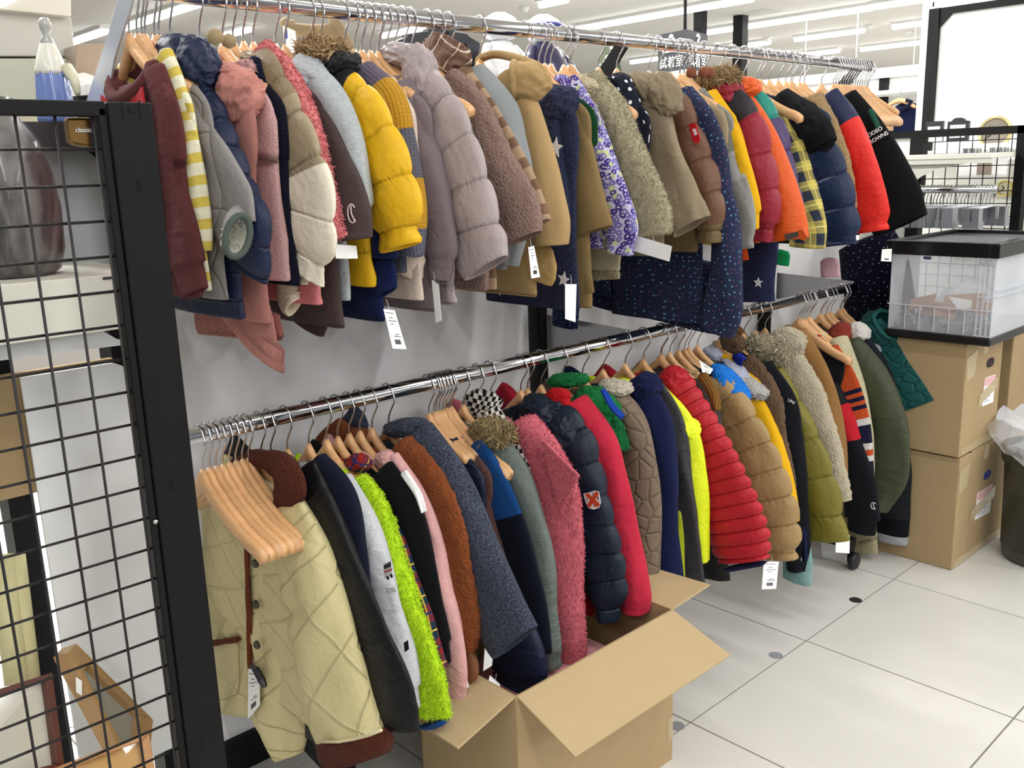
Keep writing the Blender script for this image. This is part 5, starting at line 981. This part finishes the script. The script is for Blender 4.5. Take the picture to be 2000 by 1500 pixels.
# ---- hanger positions along the rails
def iso(v):
    blk = []
    for x in v:
        blk.append([x, 1])
        while len(blk) > 1 and blk[-2][0] > blk[-1][0]:
            a, n1 = blk.pop(); b, n2 = blk.pop(); blk.append([(a * n1 + b * n2) / (n1 + n2), n1 + n2])
    out = []
    for a, n in blk: out += [a] * n
    return out
def positions(tab, Y0, lo, hi, gap):
    raw = [t[4].get('X', PY(t[2][0][0], t[2][0][1], Y0)[0]) for t in tab]
    v = iso(raw); w_ = [v[0]]
    for x in v[1:]: w_.append(max(x, w_[-1] + gap))
    for i in range(len(w_) - 1, -1, -1):
        lim = hi - (len(w_) - 1 - i) * gap; w_[i] = min(w_[i], lim)
    return raw, w_
REPORT = []
def build(tab, zr, Y0, lo, hi, gap, which):
    raw, XS = positions(tab, Y0, lo, hi, gap)
    for i, (desc, cat, pts, ma, op) in enumerate(tab):
        X = XS[i]; REPORT.append((which, i, round(raw[i], 3), round(X, 3), desc[:40]))
        g1 = XS[i + 1] - X if i + 1 < len(XS) else .04; g0 = X - XS[i - 1] if i else .04
        b = min(max(.5 * (g0 + g1) * .62, .014), .034)
        kind = ma.get('k', 'cotton'); stl = kind if kind in ('puffer', 'teddy', 'fluffy') else 'cotton'
        if stl in ('puffer', 'teddy', 'fluffy'): b = max(b, .018)
        mk = lambda d: cloth(d['h'], d.get('k', 'cotton'), d.get('p'), d.get('c', ()), d.get('s', 1.0), d.get('b'), op.get('puff', .06) if d.get('k') == 'puffer' and d is not op.get('hoodmat') and not d.get('hd') else 0)
        mat = mk(ma); matn = mk({k: v for k, v in ma.items() if k != 'b'} if not ma.get('b') else dict(ma, b=None, h=ma['b'][0][1]))
        matend = matn if not ma.get('b') else mk(dict(ma, b=None, h=ma['b'][-1][1]))
        hg = hanger(X, zr, ('chrome-hooked wooden hanger inside the ' + ' '.join(desc.split()[:9]))[:110])
        name = {'sweater': 'sweater'}.get(cat, cat)
        root = empty(name, (X, YR, zr - APEX - .02), desc, cat)
        p2 = [(x - (5 if wd < 50 and which + str(i) not in ('U0', 'L0') else 0), y, wd + 10 if wd < 50 else wd * 1.1 + 5) for x, y, wd in pts]
        rows, bs = rows_px(p2, X, b)
        ft = op.get('fold', .0028)
        sl = loft('sleeve', rows, X, bs, mat, root, stl, cuff=op.get('cuff', 'open'), puff=op.get('puff', .06), fold=ft, seed=i + (50 if which == 'L' else 0), res=.006 if stl in ('teddy', 'puffer') else .010, seg=40 if stl == 'teddy' else 30)
        if op.get('fluff'):
            n, ln = op['fluff']; tufts(sl, int(n * 2.2), ln * .68, .0009, mat, root, down=.8)
        # body on the hanger
        z0 = zr - APEX; hem = op['hem']; zs = rows[0][1]
        if pts[0][1] < 450 or which == 'L':
            tr = ([(YR, z0 - .085, .125)] if op.get('crew') else [(YR, z0 - .045, .05), (YR, z0 - .075, .10)]) + [ (YR, z0 - .115, .155), (YR, z0 - .17, .165), (YR + .005, (z0 + hem) / 2, .158), (YR + .005, hem + .03, .165), (YR + .005, hem, .165)]
            loft('body', tr, X, min(b, .02) * .8, matend, root, stl if stl != 'puffer' else 'puffer', fold=.003, seed=i + 9, sq=2.6, res=.018, seg=24, puff=op.get('puff', .06))
            rr = [(min(2 * YR - r[0], .625), r[1], r[2] * .9) for r in rows[::2]]
            if len(rr) > 2: loft('sleeve', rr, X, min(b, .016), mat, root, 'cotton', fold=.002, seed=i + 20, res=.02, seg=16)
        if op.get('front'):
            g = G(); xx = X - .024
            arc = [(YR + .10 * math.cos(t), z0 - .072 - .036 * math.sin(t)) for t in np.linspace(.5, math.pi - .5, 14)]
            g.slab([(xx, y, z) for y, z in arc + [(YR - .095, 1.52), (YR - .10, 1.30), (YR + .10, 1.30), (YR + .095, 1.52)]], (-.004, 0, 0)); g.obj('chest_panel', cloth(op['front'], 'cotton'), root)
        if op.get('crew'):
            cr = [(X - .002 - .027 * math.cos(t), YR + .080 * math.sin(t), z0 - .055 - .045 * max(0, math.cos(t)) ** .8) for t in np.linspace(0, 2 * math.pi, 41)]
            G().tube(cr, .0115, 8, cap=False).obj('collar', cloth(op['crew'], 'rib'), root, smooth=True)
        elif not op.get('hood') and not op.get('ohood') and not op.get('collar') and pts[0][1] < 450 or (which == 'L' and not op.get('hood') and not op.get('ohood') and not op.get('collar') and not op.get('fur')):
            cr = [(X + (b * .8) * math.cos(t), YR + .06 * math.sin(t), z0 - .052 + .004 * math.cos(2 * t)) for t in np.linspace(0, 2 * math.pi, 25)]
            G().tube(cr, .009, 8, cap=False).obj('collar', matn, root, smooth=True)
        hm = mk(op['hoodmat']) if op.get('hoodmat') else (matn if kind != 'puffer' else cloth((ma['b'][0][1] if ma.get('b') else ma['h']), 'puffer'))
        for k, (cx, cy, rx, ry, rot) in enumerate(op.get('hood', ())):
            blob('hood' if k == 0 else 'hood_fold', X - .004 * k, cx, cy, rx, ry, rot, b + .012, hm, root, fold=.020, seed=i + k)
        for k, (cx, cy, rx, ry, rot, tx, d, cut) in enumerate(op.get('ohood', ())): open_hood(X, cx, cy, rx, ry, rot, tx, d, hm, root, seed=i + k, cut=cut)
        if op.get('rim'):
            rw, rb = rows_px(op['rim'], X + .01, .012); loft('hood_rim', rw, X + .01, rb, matn, root, 'cotton', open_end=False, fold=.001)
        cm = mk(op['collar_mat']) if op.get('collar_mat') else (matn if kind != 'puffer' else cloth(ma['h'], 'puffer'))
        for k, (cx, cy, rx, ry, rot) in enumerate(op.get('collar', ())):
            blob('collar' if k == 0 else 'collar_fold', X - .003 * k, cx, cy, rx, ry, rot, b + .006, cm, root, fold=.014, seed=i + k, style=(op.get('collar_mat') or ma).get('k', ''))
        for key, ln, cn, dn in (('fur', .026, 6500, .15), ('furc', .010, 2600, .35), ('collarfluff', .009, 1800, .4)):
            for k, (cx, cy, rx, ry, rot, hc) in enumerate(op.get(key, ())):
                fm = cloth(hc, 'fluffy', 'marl', ('#%02x%02x%02x' % tuple(min(255, int(int(hc[q:q + 2], 16) * 1.35 + 12)) for q in (1, 3, 5)),) if key == 'fur' else (), 1.2) if key == 'fur' else cloth(hc, 'fluffy')
                o = blob('fur_trim' if key == 'fur' else 'fleece_collar', X - .01, cx, cy, rx * .78, ry * .78, rot, b + .012, fm, root, fold=.012, seed=k + i)
                tufts(o, int(cn * (2.2 if key == 'fur' else 1.5) * rx / 40), ln, .0009, fm, root, down=dn, name='fur' if key == 'fur' else 'pile', flick=(0, -.2, .1) if key == 'fur' else (0, 0, 0))
        def extra(nm, pp, md, dx=0.0, bb=.014, oe=True, st='cotton', fold=.002, res=.012):
            rw, rb = rows_px(pp, X + dx, bb); return loft(nm, rw, X + dx, rb, md, root, st, open_end=oe, fold=fold, seed=i + 3, res=res)
        if op.get('second'):
            extra('back_sleeve', op['second'], cloth(op['second_col'], op.get('second_k', 'cotton')), .004, st='teddy' if op.get('second_k') else 'cotton')
        if op.get('side'): extra('lining', op['side'], mk(op['side_mat']) if op.get('side_mat') else cloth('#a82a35', 'cotton', 'check', ('#e6d6da',), .012), -(b + .004), .01)
        if op.get('trim'): extra('hem_band', op['trim'], mk(op['trim_mat']), 0, .02, False)
        if op.get('lower'):
            extra('flared_hem', op['lower'], matn, .01, .02, fold=.006); extra('ribbed_hem', op['lowrib'], cloth('#bd8078', 'rib'), .03, .012, fold=.002)
        if op.get('cord'): extra('red_cord', op['cord'], cloth('#d8281c'), -.014, .006, False)
        if op.get('body'): extra('skirt_panel', op['body'], matn, .03, .018, fold=.008)
        if op.get('front_strip'):
            extra('charcoal_panel', op['front_strip'], cloth('#343336', 'nylon'), -(b + .002), .014, fold=.003); extra('inner_edge', op['strip2'], cloth('#bcc92a', 'nylon'), -(b + .012), .008)
        if op.get('trackband'):
            extra('tracksuit_cuff', [(1556,1050,48),(1558,1090,56),(1556,1135,54)], cloth('#7fa3a3', 'cotton'), .012, .016)
            for xx in (1562, 1571): extra('stripe', [(xx, 1000, 6), (xx + 1, 1050, 7), (xx + 2, 1090, 6)], cloth('#e3e6ee' if xx == 1562 else '#171d42'), -.014, .004, False)
            text('UNI', plain('#e8e8e8', .6, name='print'), root, .014, PX(1538, 783, X - .02), (0, -1, -.35), (0, -.35, 1))
        if op.get('mitt'): extra('mitten', [(908, 1262, 28), (914, 1290, 40), (916, 1312, 36), (915, 1324, 24)], cloth('#7d4f35', 'leather'), .008, .014, False)
        def surf(x, y, dx=0.0): return PX(x, y, X - b - .0055 + dx)
        if op.get('logoC'):
            cx, cy, sz, hc = op['logoC']; c = surf(cx, cy); sc = np.linalg.norm(PX(cx + 10, cy, X) - PX(cx, cy, X)) / 10 * sz / 2
            G().tube([c + np.array([0, -sc * math.cos(t) * .75, sc * math.sin(t)]) for t in np.linspace(.7, 2 * math.pi - .7, 18)], .0011, 6).obj('embroidered_letter', cloth(hc), root)
            G().tube([c + np.array([0, -sc * .55, -sc * .9 + .0]), c + np.array([-.001, 0, 0]), c + np.array([0, sc * .1, sc * .9])], .0011, 6).obj('embroidery', cloth(hc), root)
        for key, dx in (('stars', 0), ('stars2', .006)):
            for (cx, cy, sz) in op.get(key, ()):
                c = surf(cx, cy, dx); sc = np.linalg.norm(PX(cx + 10, cy, X) - PX(cx, cy, X)) / 10 * sz
                G().slab([c + np.array([0, -(sc if k % 2 == 0 else sc * .42) * math.sin(math.pi * k / 5 + .2), (sc if k % 2 == 0 else sc * .42) * math.cos(math.pi * k / 5 + .2)]) for k in range(10)], (-.001, 0, 0)).obj('star', cloth('#e9eaee'), root)
        if op.get('badge'):
            cx, cy, bw, bh = op['badge']; q = [PX(cx + a, cy + c_, X - b - .008) for a, c_ in ((-10, -16), (3, -18), (12, 14), (8, 22), (-1, 20))]
            G().slab(q, (-.003, 0, 0)).obj('sleeve_badge', cloth('#c0202b'), root)
            q = [PX(cx + a, cy + c_, X - b - .0118) for a, c_ in ((-4, -6), (2, -7), (6, 4), (1, 7))]
            G().slab(q, (-.001, 0, 0)).obj('badge_print', cloth('#e9d9d9'), root)
        if op.get('strap'):
            cx, cy = op['strap']; q = [PX(cx + a, cy + c_, X - b - .006) for a, c_ in ((-9, -4), (20, -11), (24, -2), (-6, 8))]
            G().slab(q, (-.003, 0, 0)).obj('grey_strap', cloth('#5b5450'), root)
            q = [PX(cx + a, cy + c_, X - b - .008) for a, c_ in ((18, -14), (28, -14), (36, 0), (30, 8), (20, 4))]
            G().slab(q, (-.004, 0, 0)).obj('tab', cloth('#d95a22', 'nylon'), root)
        if op.get('rodeo'):
            mw = plain('#e9e9e9', .7, name='white_print'); Q = lambda x, y: PX(x, y, X - b - .010)
            d = Q(1714, 261) - Q(1689, 275); u = Q(1686, 262) - Q(1689, 275)
            text('RODEO', mw, root, .0180, Q(1690, 272), tuple(d), tuple(u), ext=.001); text('CROWNS', mw, root, .0180, Q(1692, 286), tuple(d), tuple(u), ext=.001)
        if op.get('shield'):
            cx, cy = op['shield']; off = np.array([-b - .010, 0, 0])
            def pg(nm, pl, hc, dd): G().slab([PX(cx + a, cy + c_, X - b - .010 - dd) for a, c_ in pl], (-.0012, 0, 0)).obj(nm, cloth(hc), root)
            sh = [(-18, -12), (-8, -14), (4, -18), (12, -16), (16, 6), (12, 16), (2, 19), (-8, 16), (-14, 4)]
            pg('badge', [(a * 1.12, c_ * 1.12) for a, c_ in sh], '#1b2a55', 0); pg('badge_field', sh, '#e6e2dc', .0016)
            pg('badge_cross', [(-15, -10), (-9, -13), (14, 9), (9, 15)], '#c64a2e', .003); pg('badge_cross', [(7, -17), (12, -12), (-6, 16), (-11, 10)], '#c64a2e', .0034)
            for s_, a, c_ in (('3', -1, -7), ('1', -13, 3), ('9', 8, 0), ('5', 1, 14)):
                text(s_, cloth('#22305e'), root, .011, PX(cx + a, cy + c_, X - b - .0132), (0, -1, 0), (0, 0, 1), name='badge_digit')
        if op.get('lapel'):
            q = [PX(x, y, X - b - .008) for x, y in op['lapel']]
            o = G().slab(q, (-.006, 0, 0)).obj('lapel', mat, root); tufts(o, 2600, .009, .0011, mat, root)
        if op.get('cuffring'):
            cx, cy, rx, ry, rot, hr, hi_ = op['cuffring']; Yc = PX(cx, cy, X)[1] - .06
            ca, sa = math.cos(math.radians(rot)), math.sin(math.radians(rot))
            ell = lambda k, t: PY(cx + k * (rx * math.cos(t) * ca - ry * math.sin(t) * sa) * .93, cy + k * (rx * math.cos(t) * sa + ry * math.sin(t) * ca) * .93, Yc)
            G().tube([ell(.9, t) for t in np.linspace(0, 2 * math.pi, 33)], .0055, 8, cap=False).obj('cuff_binding', cloth(hr, 'rib'), root, smooth=True)
            c = PY(cx, cy, Yc); g = G(); pr = []
            for k, dy in ((.84, .002), (.7, .018), (.4, .028), (.05, .03)):
                pr += [ell(k, t) + np.array([.0, dy, 0]) for t in np.linspace(0, 2 * math.pi, 25)[:-1]]
            g.add(pr, [(a * 24 + j, a * 24 + (j + 1) % 24, (a + 1) * 24 + (j + 1) % 24, (a + 1) * 24 + j) for a in range(3) for j in range(24)] + [tuple(range(72, 96))])
            o = g.obj('fleece_lining', cloth(hi_, 'fluffy'), root, smooth=True); tufts(o, 900, .008, .0010, cloth(hi_, 'fluffy'), root, flick=(0, -1.5, 0))
            # outer shell between sleeve end and binding
            g = G(); A_ = [ell(.93, t) for t in np.linspace(0, 2 * math.pi, 25)[:-1]]; B_ = [ell(1.0, t) + np.array([.012, .028, .012]) for t in np.linspace(0, 2 * math.pi, 25)[:-1]]
            g.add(A_ + B_, [(j, (j + 1) % 24, (j + 1) % 24 + 24, j + 24) for j in range(24)]); g.obj('cuff_shell', mat, root, smooth=True)
        if op.get('hoodlin'):
            cx, cy = op['hoodlin']; blob('hood_lining', X - .03, cx, cy, 26, 11, 18, .012, cloth('#5d5a5a', 'fleece'), root, fold=.01)
        if op.get('bus'):
            off = np.array([-b - .0075, 0, 0])
            def pg(nm, pl, hc, dd=0): G().slab([PX(x, y, X - b - .0075 - dd) for x, y in pl], (-.0008, 0, 0)).obj(nm, cloth(hc), root)
            pg('printed_bus', [(749, 1103), (764, 1094), (767, 1122), (752, 1130)], '#e8e6e6'); pg('print', [(750, 1104), (763, 1097), (764, 1106), (751, 1112)], '#3b4046', .001); pg('print', [(751, 1116), (766, 1110), (766, 1113), (751, 1119)], '#c8323a', .001)
            for px_, py_ in ((757, 1129), (764, 1125)): G().lathe(PX(px_, py_, X - b - .0095), [(0, 0), (.004, 0), (.004, .001), (0, .001)], 10, ax=0).obj('print', cloth('#222222'), root)
            pg('print', [(754, 1150), (772, 1146), (776, 1156), (757, 1160)], '#efefef', .001); pg('print', [(789, 1255), (797, 1250), (799, 1268), (791, 1274)], '#30302f', .001)
        if op.get('main'): main_jacket(root, X, b, mat)
# ---- the pale quilted jacket, turned towards the room
def lr_loft(name, rows, XL, XR, b, mat, parent, seg=34, res=.008, style='cotton', fold=.003, seed=0, open_end=True, crease=()):
    """tube whose left and right edges are given in the photo frame on the planes XL / XR"""
    k = len(rows); L_ = [PX(r[0], r[1], XL) for r in rows]; R_ = [PX(r[2], r[3], XR) for r in rows]
    n = max(8, int(np.linalg.norm(L_[0] - L_[-1]) / res)); Lc = catmull(L_, n); Rc = catmull(R_, n)
    C = (Lc + Rc) / 2; E_ = (Rc - Lc) / 2; T = np.gradient(C, axis=0); T /= np.linalg.norm(T, axis=1)[:, None]
    Nn = np.cross(E_, T); Nn /= np.linalg.norm(Nn, axis=1)[:, None]; Nn *= np.where(Nn[:, 0] > 0, 1, -1)[:, None]
    s_ = np.concatenate([[0], np.cumsum(np.linalg.norm(np.diff(C, axis=0), axis=1))]); vs, uvs, fr, pers = [], [], [], []
    Bv = np.interp(np.linspace(0, 1, n), np.linspace(0, 1, len(b)), b) if hasattr(b, '__len__') else np.full(n, b)
    def ring(i, kk, z=0.0, ins=0):
        a = np.linalg.norm(E_[i]); e = E_[i] / a; per = math.pi * (a + Bv[i])
        for j in range(seg):
            th = 2 * math.pi * j / seg; c, d = math.cos(th), math.sin(th)
            f = fold * 1.6 * noise.noise(Vector((c * 1.8 + seed, d * 1.8, s_[i] * 12))) + fold * .8 * math.sin(th * 4 + s_[i] * 20 + seed)
            if style == 'teddy': f += .004 * noise.noise(Vector((c * a * 90, d * 3 + seed, s_[i] * 90)))
            p0 = C[i] + e * c * a; dd = 0
            for (cx, cy, rad, amp) in crease:
                q = pj(p0); r = math.hypot(q[0] - cx, q[1] - cy) / rad
                if r < 1.6 and d < 0: dd += amp * math.exp(-r * r * 2)
            vs.append(p0 * 1.0 + e * c * ((kk - 1) * a + f - ins) + Nn[i] * (Bv[i] * d * kk + (f * 1.2 - ins) * d + dd) + T[i] * z)
            uvs.append((j / seg * per, s_[i] + z)); pers.append(per); fr.append(s_[i] / s_[-1])
    for kk, z in ((.1, -.008), (.7, -.006), (.92, -.003)): ring(0, kk, z)
    for i in range(n): ring(i, 1)
    nr = n + 3
    if open_end:
        for ins, z in ((.003, .002), (.006, -.002), (.007, -.03)): ring(n - 1, 1, z, ins); nr += 1
        ring(n - 1, .1, -.03); nr += 1
    else:
        for kk, z in ((.92, .003), (.6, .008), (.1, .010)): ring(n - 1, kk, z); nr += 1
    fs = [(i * seg + j, i * seg + (j + 1) % seg, (i + 1) * seg + (j + 1) % seg, (i + 1) * seg + j) for i in range(nr - 1) for j in range(seg)]
    fs += [tuple(range(seg))[::-1], tuple(range((nr - 1) * seg, nr * seg))]
    return fabric(name, vs, fs, uvs, fr, mat, parent, per=np.array(pers), nq=(nr - 1) * seg)
def main_jacket(root, X, b, mat):
    for o in [o for o in root.children if o.name.split('.')[0] == 'sleeve'][:1]: bpy.data.objects.remove(o)
    brown = cloth('#5a2c20', 'teddy'); trim = cloth('#6a3520', 'cord'); quilt = cloth('#d3c797', 'quilt', sc=1.5); soft = cloth('#d3c797', 'cotton')
    SL = [(538, 975, 582, 962), (543, 1010, 612, 1010), (550, 1060, 638, 1066), (555, 1115, 655, 1118), (560, 1165, 668, 1160), (568, 1210, 679, 1203), (577, 1260, 692, 1248), (587, 1310, 707, 1292), (599, 1360, 721, 1340), (613, 1410, 735, 1388), (629, 1448, 747, 1426)]
    lr_loft('sleeve', SL, X - .005, X - .005, (.02, .034, .040, .040, .040), quilt, root, seed=2, fold=.0035, crease=((575, 1195, 26, .022), (612, 1190, 34, .010), (600, 1135, 20, .008)))
    lr_loft('cuff', [(627, 1448, 748, 1425), (629, 1460, 757, 1437), (634, 1478, 759, 1456), (644, 1492, 754, 1470)], X - .006, X - .006, .044, brown, root, style='teddy', res=.004, fold=.002)
    lr_loft('front_panel', [(478, 985, 556, 990), (482, 1060, 562, 1060), (486, 1120, 566, 1130), (489, 1180, 572, 1190), (491, 1240, 578, 1240), (492, 1300, 588, 1290), (490, 1350, 594, 1340), (490, 1396, 597, 1390), (507, 1430, 599, 1425), (528, 1461, 598, 1450), (545, 1482, 594, 1466)], X - .002, X + .012, (.016, .022, .026, .028), quilt, root, seed=5, fold=.0045)
    lr_loft('front_panel', [(392, 985, 486, 990), (398, 1060, 488, 1062), (404, 1140, 490, 1140), (412, 1220, 491, 1220), (420, 1300, 491, 1300), (430, 1388, 488, 1398)], X + .02, X + .012, .014, quilt, root, seed=8, fold=.003)
    def pan(nm, pts, m, dx, bb=.02, **k):
        rw, rb = rows_px(pts, X + dx, bb); return loft(nm, rw, X + dx, rb, m, root, k.pop('st', 'cotton'), seed=4, **k)
    pan('collar', [(470, 905, 30), (500, 893, 30), (532, 900, 36), (556, 918, 52), (566, 940, 62), (562, 965, 54), (552, 990, 30)], brown, -.012, .022, st='teddy', res=.005, open_end=False)
    G().tube([PX(x, y, X - .050) for x, y in ((632, 1449), (660, 1449), (690, 1444), (720, 1436), (745, 1426))], .0028, 8).obj('piping', cloth('#ded4ab'), root, smooth=True)
    pan('placket', [(483, 1060, 8), (485, 1150, 8), (488, 1220, 9), (489, 1290, 9), (490, 1306, 8)], trim, -.024, .004, open_end=False)
    pan('pocket_trim', [(412, 1254, 9), (440, 1252, 9), (465, 1249, 9)], trim, -.006, .005, open_end=False)
    G().tube([PX(x, y, X - .003) for x, y in ((466, 1256), (468, 1330), (463, 1356), (440, 1366), (420, 1367))], .0012, 6).obj('pocket_seam', cloth('#a89c70'), root)
    G().tube([PX(x, y, X - .030) for x, y in ((618, 1020), (592, 1050), (566, 1090), (556, 1140), (560, 1170), (574, 1192))], .0016, 6).obj('armhole_seam', soft, root)
    for (x, y) in ((498, 1101), (499, 1181), (501, 1260)):
        G().lathe(PX(x, y, X - .030), [(0, .004), (.009, .004), (.0095, 0), (.008, -.003), (0, -.002)], 16, ax=0).obj('button', plain('#3a3526', .4), root, smooth=True)
build(U, ZU, .262, -1.15, 1.50, .020, 'U')
build(Lw, ZL, .225, -.985, 1.49, .020, 'L')
# ---- empty and spare hangers
def hstack(xs, zr, label, group, sy=.6, sz=None):
    for k_, X in enumerate(xs): hanger(float(X), zr, ORD[k_] + ' from left, ' + label, group, rz=random.uniform(-.02, .02), sy=sy, sz=sz)
hstack(np.linspace(-1.11, -1.012, 8), ZL, 'empty hanger in the tight row beside the black post', 'empty hangers at the near end of the lower rail', 1)
hstack(np.linspace(1.25, 1.49, 15), ZU, 'empty hanger in the bunch at the upper rail far end', 'empty hangers at the far end of the upper rail', .68, 1.0)
hstack([PY(x, 105, YR)[0] for x in (693, 708, 724, 739, 755)], ZU, 'spare hanger in the row above the mustard jacket', 'spare hangers above the mustard jacket')
hanger(PY(788, 108, YR)[0], ZU, 'bare wooden hanger with its long arm lying over the mauve-grey jacket and hood', sy=1)
hanger(PY(1452, 155, YR)[0], ZU, 'bare wooden hanger whose arm crosses in front of the purple coat shoulders', sy=1)
hanger(PY(1115, 138, YR)[0], ZU, 'bare wooden hanger with its knob resting on the cream sherpa jacket', sy=1)
hanger(PY(1560, 628, YR)[0], ZL, 'bare wooden hanger lying over the camel duffle coat', sy=1)
hanger(PY(872, 808, YR)[0], ZL, 'bare wooden hanger with its arm over the black and blue fleece jacket', sy=1)
hanger(PY(882, 806, YR)[0], ZL, 'second bare wooden hanger against the black and blue fleece jacket', sy=1)
hstack([PY(x, 808, YR)[0] for x in (838, 848, 858)], ZL, 'spare hanger in the row beside the speckled coat', 'spare hangers beside the speckled wool coat')
hstack([PY(x, 68, YR)[0] for x in (268, 284, 302)], ZU, 'hanger close behind the maroon sweatshirt', 'hangers behind the maroon sweatshirt')
hstack([PY(x, 148, YR)[0] for x in (1310, 1328, 1342)], ZU, 'hanger between the trench coat and the fur-hooded red coat', 'hangers before the dark red coat')
hstack([PY(x, 155, YR)[0] for x in (1478, 1502, 1520, 1545, 1562)], ZU, 'hanger above the black corduroy jacket', 'hangers above the black corduroy jacket')
hstack([PY(x, 692, YR)[0] for x in (1290, 1308, 1325, 1345, 1362)], ZL, 'hanger above the red down jacket', 'hangers above the red down jacket')
hstack([PY(x, 612, YR)[0] for x in (1560, 1580, 1602, 1622, 1640)], ZL, 'hanger near the far end of the lower rail', 'hangers near the far end of the lower rail')
# ---- extra hanging pieces
def hung(name, label, cat, pts, X, mat, bb=.016, **k):
    r = empty(name, (X, .2, PX(pts[0][0], pts[0][1], X)[2]), label, cat)
    rw, rb = rows_px(pts, X, bb); loft('cloth', rw, X, rb, mat, r, 'cotton', **k); return r
r = hung('jacket', 'dark navy marl garment with one white star hanging above the lower rail', 'jacket', [(1478, 470, 80), (1474, 510, 84), (1472, 550, 84), (1474, 588, 82)], .62, cloth('#1d2140', 'wool', 'marl', ('#4a5078',), .6), fold=.004)
c = PX(1481, 552, .595)
G().slab([c + np.array([0, -(.017 if k % 2 == 0 else .0075) * math.sin(math.pi * k / 5), (.017 if k % 2 == 0 else .0075) * math.cos(math.pi * k / 5)]) for k in range(10)], (-.001, 0, 0)).obj('star', cloth('#e9eaee'), r)
hung('trousers', 'navy dotted trouser leg dangling below the brown-khaki coat', 'trousers', [(1102, 560, 50), (1104, 600, 52), (1104, 638, 50)], .13, cloth('#1c2347', 'fleece', 'dots', ('#6f9ac0',), .012))
hung('trousers', 'beige trouser leg with dark slogan print at the bottom of the lower rail', 'trousers', [(1684, 1000, 46), (1687, 1040, 50), (1690, 1078, 50)], 1.30, cloth('#a39a7c'))
t = [o for o in bpy.data.objects if o.get('label', '').startswith('beige trouser leg')][0]
text('NSI YOU DO TO', plain('#1c1b18', .8, name='print'), t, .016, PX(1664, 1068, 1.275), tuple(PX(1700, 1058, 1.275) - PX(1664, 1068, 1.275)), (0, 0, 1))
# ---- price tags
def tag(quad, Y, label, lines=True, code=True, X=None):
    q = [PY(x, y, Y) if X is None else PX(x, y, X) for x, y in quad]
    o = G().slab(q, (0, .0008, 0) if X is None else (.0008, 0, 0)).obj('price_tag', M_TAG, label=label, cat='price tag')
    tl, tr_, br, bl = q
    def at(u, v): return (tl * (1 - u) + tr_ * u) * (1 - v) + (bl * (1 - u) + br * u) * v + np.array([0, -.0006, 0] if X is None else [-.0006, 0, 0])
    def bar(u0, u1, v0, v1, nm): G().slab([at(u0, v0), at(u1, v0), at(u1, v1), at(u0, v1)], (0, .0005, 0) if X is None else (-.0003, 0, 0)).obj(nm, M_INK, o)
    if lines:
        for v, a, b_ in ((.08, .1, .8), (.2, .3, .6), (.28, .15, .85), (.36, .3, .55), (.62, .45, .75), (.67, .3, .85)): bar(a, b_, v, v + .014, 'printed_line')
    if code:
        for k in range(8): bar(.3 + k * .055, .3 + k * .055 + (.03 if k % 3 else .04), .76, .88, 'barcode_bar')
    G().tube([at(.5, .02), at(.5, -.12), at(.45, -.25)], .0006, 5).obj('loop', M_FROST, o)
tag([(749, 603), (771, 606), (794, 682), (767, 681)], .12, 'white price tag with barcode dangling lowest under the yellow and knit garments')
tag([(843, 546), (856, 556), (862, 626), (851, 631)], .08, 'plain white tag hanging below the mauve-grey cotton jacket', False, False, X=-.66)
tag([(1032, 483), (1043, 480), (1055, 541), (1038, 544)], .03, 'grey-white barcode tag over the beige duffle coat')
tag([(1104, 555), (1126, 555), (1124, 629), (1104, 623)], .10, 'blank white tag hanging before the middle black post', False, False)
tag([(1243, 460), (1312, 481), (1307, 511), (1237, 490)], -.02, 'blank white tag lying sideways across the sherpa jacket', False, False, X=-.10)
tag([(1723, 487), (1742, 486), (1741, 511), (1721, 510)], .10, 'small barcode tag on the dotted velvet dress', False)
tag([(485, 1306), (507, 1312), (507, 1378), (484, 1405)], .10, 'white price tag with black clip on the pale yellow quilted jacket', X=-1.02)
tag([(1492, 1097), (1521, 1097), (1516, 1150), (1488, 1151)], -.05, 'white barcode tag hanging at the hem of the red down jacket')
tag([(1720, 736), (1738, 736), (1741, 779), (1726, 778)], .10, 'white price tag in front of the teal quilted coat')
tag([(948, 1249), (964, 1268), (961, 1300), (944, 1311)], .06, 'curled blank tag below the speckled wool coat', False, False)
tag([(957, 1319), (977, 1337), (970, 1370), (944, 1374)], .03, 'grey blank tag lying over the open box flap', False, False)
tag([(1366, 703), (1393, 721), (1387, 731), (1372, 727)], .16, 'small printed tag beside the bright blue fluffy collar', True, False)
tag([(1633, 1046), (1660, 1045), (1659, 1081), (1632, 1079)], .02, 'blank white tag next to the slogan trouser leg', False, False)
tag([(1603, 1060), (1648, 1066), (1650, 1098), (1606, 1088)], .10, 'large white paper behind the olive coat hem', False, False, X=1.21)
tag([(654, 477), (696, 480), (699, 505), (656, 505)], .12, 'white paper tag behind the brown velour jacket', False, False)
G().tube([PX(x, y, -1.026) for x, y in ((490, 1300), (500, 1308), (512, 1330), (518, 1342))], [.004, .008, .009, .005], 8).obj('tag_clip', plain('#16161a', .35), label='black plastic clip pinned to the pale yellow quilted jacket', cat='clip')
